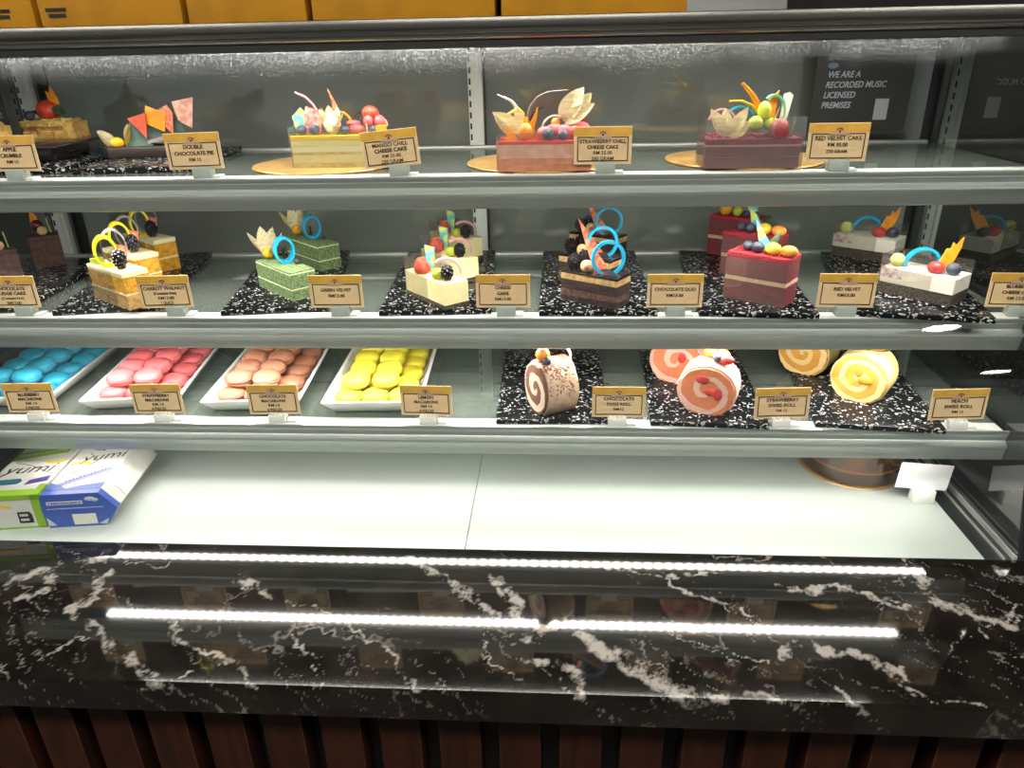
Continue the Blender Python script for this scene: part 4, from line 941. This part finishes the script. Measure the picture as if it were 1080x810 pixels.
# ---- swiss rolls ---------------------------------------------------------------
def swirl(name, cake, cream, pitch, base=0.36, phase=0.0, cake2=None):
    m = mat(name, cake, rough=.8, bump=.5, bscale=350, vary=.06)
    nt = m.node_tree; N = nt.nodes; L = nt.links; b = N['Principled BSDF']
    tc = N.new('ShaderNodeTexCoord'); sp = N.new('ShaderNodeSeparateXYZ')
    nz = N.new('ShaderNodeTexNoise'); nz.inputs['Scale'].default_value = 40; L.new(tc.outputs['Object'], nz.inputs['Vector'])
    ofs = N.new('ShaderNodeVectorMath'); ofs.operation = 'MULTIPLY_ADD'; ofs.inputs[1].default_value = (.012, .012, .012); L.new(nz.outputs['Color'], ofs.inputs[0]); L.new(tc.outputs['Object'], ofs.inputs[2])
    L.new(ofs.outputs[0], sp.inputs[0])
    def mm(op, a, bb=None, c=None):
        n = N.new('ShaderNodeMath'); n.operation = op
        for i, v in enumerate((a, bb, c)):
            if v is None: continue
            if isinstance(v, (int, float)): n.inputs[i].default_value = v
            else: L.new(v, n.inputs[i])
        return n.outputs[0]
    x = mm('SUBTRACT', sp.outputs[0], .006); zz = mm('SUBTRACT', sp.outputs[2], .042)
    r = mm('SQRT', mm('ADD', mm('MULTIPLY', x, x), mm('MULTIPLY', zz, zz)))
    th = mm('DIVIDE', mm('ARCTAN2', zz, x), 2 * math.pi)
    f = mm('FRACT', mm('ADD', mm('ADD', mm('DIVIDE', r, pitch), th), phase))
    s = mm('LESS_THAN', f, base)
    mx = N.new('ShaderNodeMix'); mx.data_type = 'RGBA'; mx.inputs['B'].default_value = lin(cream); L.new(s, mx.inputs['Factor'])
    src = b.inputs['Base Color'].links[0].from_socket; L.new(src, mx.inputs['A']); L.new(mx.outputs['Result'], b.inputs['Base Color'])
    return m
def roll_outline(R, grow=0.0, flat=.80, n=40, squash=1.0):
    pts = []
    for i in range(n):
        a = 2 * math.pi * i / n; x, z = (R + grow) * math.cos(a), R * squash + (R * squash + grow) * math.sin(a)
        zmin = R * squash * (1 - flat) * 0 
        pts.append((x, z))
    lo = R * squash * .10
    return [(x, max(z, lo) - lo) for x, z in pts]
def roll_body(R, y0, y1, grow=0.0, squash=1.0, n=44, amp=.0006, seed=0):
    """log along y with a flattened foot; ends slightly domed"""
    b = bmesh.new(); out = roll_outline(R, grow, n=n, squash=squash); rings = []
    ny = max(3, int((y1 - y0) / .005))
    for k in range(ny + 1):
        y = y0 + (y1 - y0) * k / ny; s = .985 if k in (0, ny) else 1
        ring = []
        for x, z in out:
            d = 1 + amp / R * 2 * noise.noise(Vector((x * 150, y * 150 + seed, z * 150)))
            ring.append(b.verts.new((x * s * d, y, max(0, (z - R) * s * d + R) if z > 1e-6 else 0)))
        rings.append(ring)
    for A, B in zip(rings, rings[1:]):
        for i in range(n): j = (i + 1) % n; b.faces.new([A[i], A[j], B[j], B[i]])
    b.faces.new(rings[0][::-1]); b.faces.new(rings[-1]); return b
def swiss(x, y, rz, R, th, squash, sw, coat, label, grp, name):
    t = thing(name, label, 'swiss roll slice', (x, y, Z3 + BT), math.radians(rz), grp)
    obj('sponge_spiral', roll_body(R, 0, th, 0, squash, seed=3), sw, t)
    b = roll_body(R, .004, th + .001, .0028, squash, seed=8); obj('cream_coat', b, coat, t)
    return t
st_sw = swirl('strawberry_spiral', (208, 122, 82), (222, 176, 162), .026, .30, .15); st_coat = mat('pink_coat', (220, 172, 160), rough=.55, vary=.04, scale=70, bump=.3, bscale=160, sss=.1)
pe_sw = swirl('peach_spiral', (214, 154, 58), (230, 200, 140), .019, .42, .55); pe_coat = mat('peach_coat', (226, 204, 132), rough=.5, vary=.03, scale=70, bump=.25, bscale=160, sss=.1)
ch_sw = swirl('chocolate_spiral', (112, 74, 58), (214, 190, 166), .024, .45, .2); ch_coat = mat('stracciatella_coat', (190, 156, 130), rough=.6, rgb2=(204, 174, 148), scale=90, bump=.3, bscale=160)
t = swiss(.2150, .9640, -20, .040, .052, .94, st_sw, st_coat, 'front strawberry swiss roll slice with its pink spiral facing out', 'strawberry swiss rolls', 'swiss_roll_slice')
fruit(t, 'strawb', .006, .0, .030, .0065, 'strawberry_piece', 1.3, .35, .9); put('strawberry_piece', ball(.0085, 1.2, .25, .75, 2), 'cherry', t, -.006, -.0012, .054); put('strawberry_piece', ball(.008, .8, .25, 1.1, 2), 'cherry', t, .017, -.0012, .034)
blueberry(t, .008, .022, .0755, .0070); fruit(t, 'apricot', .014, .034, .0755, .0090, 'apricot_piece', 1.2, 1, .8); fruit(t, 'cherry', .021, .024, .072, .0090, 'cherry', 1.2, 1, .8); fruit(t, 'physalis', -.002, .036, .0765, .0085, 'mango_piece', 1.3, 1, .8)
t = swiss(.1880, 1.075, -20, .040, .052, .94, st_sw, st_coat, 'rear strawberry swiss roll slice, behind the front one under the rail', 'strawberry swiss rolls', 'swiss_roll_slice')
put('strawberry_piece', ball(.008, .8, .25, 1.1, 2), 'cherry', t, .010, -.0012, .044); fruit(t, 'apricot', .014, .030, .0755, .0090, 'apricot_piece', 1.2, 1, .8); blueberry(t, .004, .020, .0755, .0070)
t = swiss(.4450, 1.0120, -36, .0385, .060, .96, pe_sw, pe_coat, 'front peach swiss roll slice with its yellow spiral facing out', 'peach swiss rolls', 'swiss_roll_slice')
put('peach_piece', ball(.009, 1.2, .25, .7, 2), 'orange', t, .010, -.0014, .036); put('peach_piece', ball(.008, .7, .25, 1.1, 2), 'apricot', t, .000, -.0014, .048)
blueberry(t, .000, .026, .0740, .0068); blueberry(t, -.010, .032, .0735, .0062); fruit(t, 'apricot', .012, .034, .0735, .0080, 'apricot_piece', 1.5, 1, .7); put('mint_leaf', leafshape(.018, .006, .5), 'greenleaf', t, .018, .030, .0735, RZ(10), RY(-8))
t = swiss(.3960, 1.1150, -36, .0385, .060, .96, pe_sw, pe_coat, 'rear peach swiss roll slice at the left behind the front one', 'peach swiss rolls', 'swiss_roll_slice')
blueberry(t, .000, .026, .0740, .0068); fruit(t, 'apricot', .012, .034, .0735, .0080, 'apricot_piece', 1.5, 1, .7)
t = swiss(-.0300, .9700, -62, .0345, .052, 1.16, ch_sw, ch_coat, 'brown and cream chocolate swiss roll slice with a white chocolate arch', 'chocolate swiss rolls', 'swiss_roll_slice')
rnd = random.Random(4); b = bmesh.new()
for k in range(380):
    a = math.radians(rnd.uniform(-8, 150) if k > 200 else rnd.uniform(50, 130)); R = .0345
    q = bmesh.new(); bmesh.ops.create_cube(q, size=1)
    rr = R + .0028
    q.transform(T(rr * math.cos(a), rnd.uniform(.005, .052), R * 1.16 - .004 + (R * 1.16 + .0028) * math.sin(a)) @ RY(90 - math.degrees(a)) @ RZ(rnd.uniform(0, 180)) @ Matrix.Diagonal((rnd.uniform(.002, .005), rnd.uniform(.0008, .002), .0010, 1))); merge(b, q)
o = obj('chocolate_flakes', b, mat('chocolate_flake', (112, 62, 44), rough=.5), t, smooth=False)
fruit(t, 'apricot', -.002, .014, .0765, .0105, 'apricot_ball'); blueberry(t, .010, .014, .0745, .0068)
put('white_arch', band(.024, .0060, .0030, -30, 120), 'white_choc', t, -.002, .034, .079, RZ(62))

# ---- brown round cake on the deck ------------------------------------------------
t = thing('round_cake', 'brown round cake in clear film on the white deck at the right', 'cake', (.497, 1.100, ZD + .003))
obj('sponge', lathe([(0, 0), (.076, 0), (.0775, .004), (.0775, .018), (.076, .021), (0, .021)], 60, .006), mat('brown_cake', (66, 42, 30), rough=.6, rgb2=(84, 58, 44), scale=120, bump=.4, bscale=300), t)
obj('cream', lathe([(.0, .021), (.0765, .021), (.0765, .0245), (0, .0245)], 60), mat('brown_cream', (170, 128, 76), rough=.45), t)
obj('mousse', lathe([(0, .0245), (.0755, .0245), (.0755, .056), (.071, .060), (0, .060)], 60, .01), mat('coffee_mousse', (128, 84, 50), rough=.4, rgb2=(70, 44, 30), scale=30), t)
b = bmesh.new(); lo, hi = [], []
for i in range(73):
    a = 2 * math.pi * i / 72; r = .0792 + .0012 * noise.noise(Vector((math.cos(a) * 6, math.sin(a) * 6, 0)))
    lo.append(b.verts.new((r * math.cos(a), r * math.sin(a), .0))); hi.append(b.verts.new((r * math.cos(a), r * math.sin(a), .075)))
for i in range(72): b.faces.new([lo[i], lo[i + 1], hi[i + 1], hi[i]])
obj('acetate_film', b, glass('cake_film', (236, 214, 180), refl=2.2), t)

# ---- two fruit drink cartons on the deck ---------------------------------------------
wc = mat('carton_white', (190, 189, 184), rough=.4); blu = mat('carton_blue', (54, 82, 160), rough=.35); lime = mat('carton_lime', (124, 164, 40), rough=.4); lav = mat('carton_lavender', (116, 122, 172), rough=.4)
pur = mat('carton_purple', (70, 50, 126), rough=.4); tea = mat('carton_teal', (40, 100, 120), rough=.4); yl = mat('carton_yellow', (214, 186, 60), rough=.4); cloud = mat('carton_cloud', (180, 186, 196), rough=.4); pgrey = mat('carton_grey', (196, 194, 190), rough=.45)
def flat_on(z, pts, th=.0004):
    b = prism(pts, z, z + th); return b
H = .058
t = thing('juice_carton', 'white and blue drink carton on the deck, nearer the middle', 'carton', (-.7645, .8795, ZD), math.radians(7.5), 'drink cartons on the deck')
w, dl = .086, .165
def hexa(y0, y1, g=0.0):
    pr = [(0, 0), (w - .002, 0), (w + .020, .029), (w - .002, H), (0, H), (-.004, .029)]
    b = prism([(x, z) for x, z in pr], -y1, -y0); b.transform(RX(90)); return b
obj('body', hexa(.012, dl), wc, t, smooth=False)
e = obj('blue_end', hexa(0, .012), blu, t, smooth=False)
obj('end_flap', box(.004, w, -.0009, 0, .0325, .0335), mat('carton_line', (150, 164, 206), rough=.4), e, smooth=False)
obj('label', box(.038, .072, -.0008, 0, .004, .022), mat('carton_label', (206, 208, 198), rough=.5), e, smooth=False)
obj('stripe', box(.006, .058, -.0008, 0, .040, .0455), cloud, e, smooth=False)
q = bmesh.new()
for k in range(14): box(.009 + k * .0034, .009 + k * .0034 + (.0026 if k % 4 else .0016), -.0010, -.0007, .0418, .0440, bm=q)
obj('print', q, pur, e, smooth=False)
b = ball(.007, 1.2, .06, .55, 2); merge(b, ball_at := (lambda q: (q.transform(T(.007, 0, -.002)), q)[1])(ball(.005, 1, .06, .6, 2))); obj('cloud', b, cloud, e, M=T(.070, -.0004, .048))
for pts in ([(.0, .004), (.012, .004), (.0, .018)], [(w - .012, .004), (w - .001, .002), (w + .004, .012)]):
    b = prism(pts, 0, .0006); b.transform(T(0, 0, 0) @ RX(90)); obj('cloud', b, cloud, e, smooth=False)
ob = obj('blue_corner', flat_on(H, [(0.0, .012), (w - .003, .012), (w - .003, .030), (.046, .022), (.03, .016), (.018, .026), (0.0, .034)]), blu, t, smooth=False)
ob = obj('ribbon', flat_on(H, [(.012, .030), (.020, .024), (.086 - .008, .066), (.086 - .004, .078), (.070, .074)], .0007), lav, t, smooth=False)
q = bmesh.new()
for k in range(13):
    p = box(-.0017, .0014, -.0028, .0028 if k % 3 else .0012, 0, .0002); p.transform(T(.022 + k * .0041, .0365 + k * .0029, H + .0008) @ RZ(35)); merge(q, p)
obj('print', q, pur, t, smooth=False)
text_mesh('lettering', 'yumi', .034, ink, t, (.046, .112, H + .0005), rot=(0, 0, 12), shear=.3, bold=-.008)
obj('purple_print', flat_on(H, [(.022, .136), (.040, .132), (.042, .146), (.024, .148)]), pur, t, smooth=False); obj('outline', tube([(.006, .05, 0), (.03, .072, 0), (.042, .10, 0), (.02, .125, 0)], .0006, 5), ink, t, M=T(0, 0, H + .0003)); obj('cream_crescent', (lambda q: q)(flat_on(H, [(.020 + .016 * math.cos(a), .086 + .013 * math.sin(a)) for a in [math.radians(v) for v in range(0, 181, 15)]] + [(.020 + .011 * math.cos(a), .086 + .006 * math.sin(a)) for a in [math.radians(v) for v in range(180, -1, -15)]])), yl, t, smooth=False)
# drawings on the bulged white side
sd = bmesh.new()
for y0 in (.030, .075, .118): tube([(w - .003, y0, H - .002), (w + .010, y0 + .006, .044), (w + .0195, y0 + .003, .031)], .0006, 5, bm=sd)
obj('side_print', sd, pgrey, t)
obj('ochre_edge', box(w - .006, w + .010, dl - .004, dl + .001, .016, .046), mat('carton_ochre', (196, 160, 62), rough=.5), t, smooth=False)
t = thing('juice_carton', 'white and lime green drink carton at the far left of the deck', 'carton', (-.862, .870, ZD), math.radians(7.5), 'drink cartons on the deck')
w = .0925
obj('body', box(0, w, 0, .165, 0, H, bev=.001, seg=1), wc, t, smooth=False)
q = bmesh.new(); box(0, w, -.0007, .0, H - .008, H, bm=q); box(w - .012, w, -.0007, 0, 0, H, bm=q); box(0, w, -.0007, 0, 0, .003, bm=q); box(0, w + .0003, -.0006, .016, H, H + .0006, bm=q); box(w - .010, w + .0006, -.0005, .03, H * .0, H + .0005, bm=q)
obj('lime_border', q, lime, t, smooth=False)
obj('lime_banner', flat_on(H, [(.000, .108), (.078, .128), (.080, .150), (.000, .132)]), lime, t, smooth=False); q = bmesh.new()
for k in range(8):
    p = lathe([(.0030, 0), (.0036, .0002), (.0018, .0002)], 12); p.transform(T(.010 + k * .0085, .1225 + k * .0022, H + .0007)); merge(q, p)
obj('print', q, wc, t, smooth=False)
text_mesh('lettering', 'yumi', .038, ink, t, (.042, .078, H + .0005), rot=(0, 0, 4), shear=.3, bold=-.008)
obj('teal_ribbon', flat_on(H, [(.0, .030), (.046, .034), (.050, .042), (.044, .050), (.0, .046)]), tea, t, smooth=False); obj('purple_ribbon', flat_on(H, [(.058, .030), (.088, .040), (.086, .056), (.060, .044)]), pur, t, smooth=False)
obj('outline', tube([(.012, .10, 0), (.04, .09, 0), (.07, .07, 0), (.088, .06, 0)], .0005, 5), ink, t, M=T(0, 0, H + .0003)); obj('cream_crescent', flat_on(H, [(.072 + .017 * math.cos(a), .106 - .013 * math.sin(a)) for a in [math.radians(v) for v in range(0, 181, 15)]] + [(.072 + .011 * math.cos(a), .106 - .005 * math.sin(a)) for a in [math.radians(v) for v in range(180, -1, -15)]]), yl, t, smooth=False)
q = bmesh.new(); box(.056, .074, -.0009, 0, .026, .029, bm=q); box(.056, .074, -.0009, 0, .018, .021, bm=q); box(.056, .074, -.0009, 0, .010, .013, bm=q); box(.056, .058, -.0009, 0, .010, .029, bm=q); box(.071, .076, -.0009, 0, .010, .026, bm=q); obj('print', q, ink, t, smooth=False)
obj('fruit_print', prism([(.004, .036), (.030, .038), (.050, .036), (.048, .042), (.006, .043)], 0, .0009).copy() if False else (lambda b: (b.transform(RX(90)), b)[1])(prism([(.004, .036), (.030, .038), (.050, .036), (.048, .042), (.006, .043)], 0, .0009)), yl, t, smooth=False)

# ---- steel fridge standing against the back wall, seen dimly through the rear glass
t = thing('refrigerator', 'grey steel refrigerator against the back wall, seen dimly through the rear glass', 'refrigerator', (.45, 2.45, 0))
fr = mat('fridge_steel', (190, 192, 190), rough=.5, metal=.2)
obj('body', box(-.22, .22, 0, .40, .04, 1.72, bev=.01), fr, t); obj('door', box(-.215, .215, -.03, -.001, .75, 1.70, bev=.008), fr, t); obj('door', box(-.215, .215, -.03, -.001, .08, .74, bev=.008), fr, t)
obj('handle', box(-.19, -.17, -.065, -.031, .95, 1.35, bev=.006), dark, t); obj('foot', box(-.2, .2, .02, .38, 0, .04), dark, t)
t = thing('back_cupboard', 'dark cupboard with a pale wooden top behind the case, seen dimly through the rear glass', 'cupboard', (-.45, 2.45, 0))
obj('carcass', box(-.42, .42, 0, .40, 0, 1.44, bev=.006), mat('cupboard_dark', (58, 54, 50), rough=.6), t); obj('top', box(-.44, .44, -.02, .41, 1.44, 1.465, bev=.004), mat('cupboard_wood', (196, 154, 96), rough=.5), t)
for a in (-.41, .005): obj('door', box(a, a + .405, -.02, -.0005, .06, 1.42, bev=.004), mat('cupboard_door', (72, 68, 64), rough=.55), t)
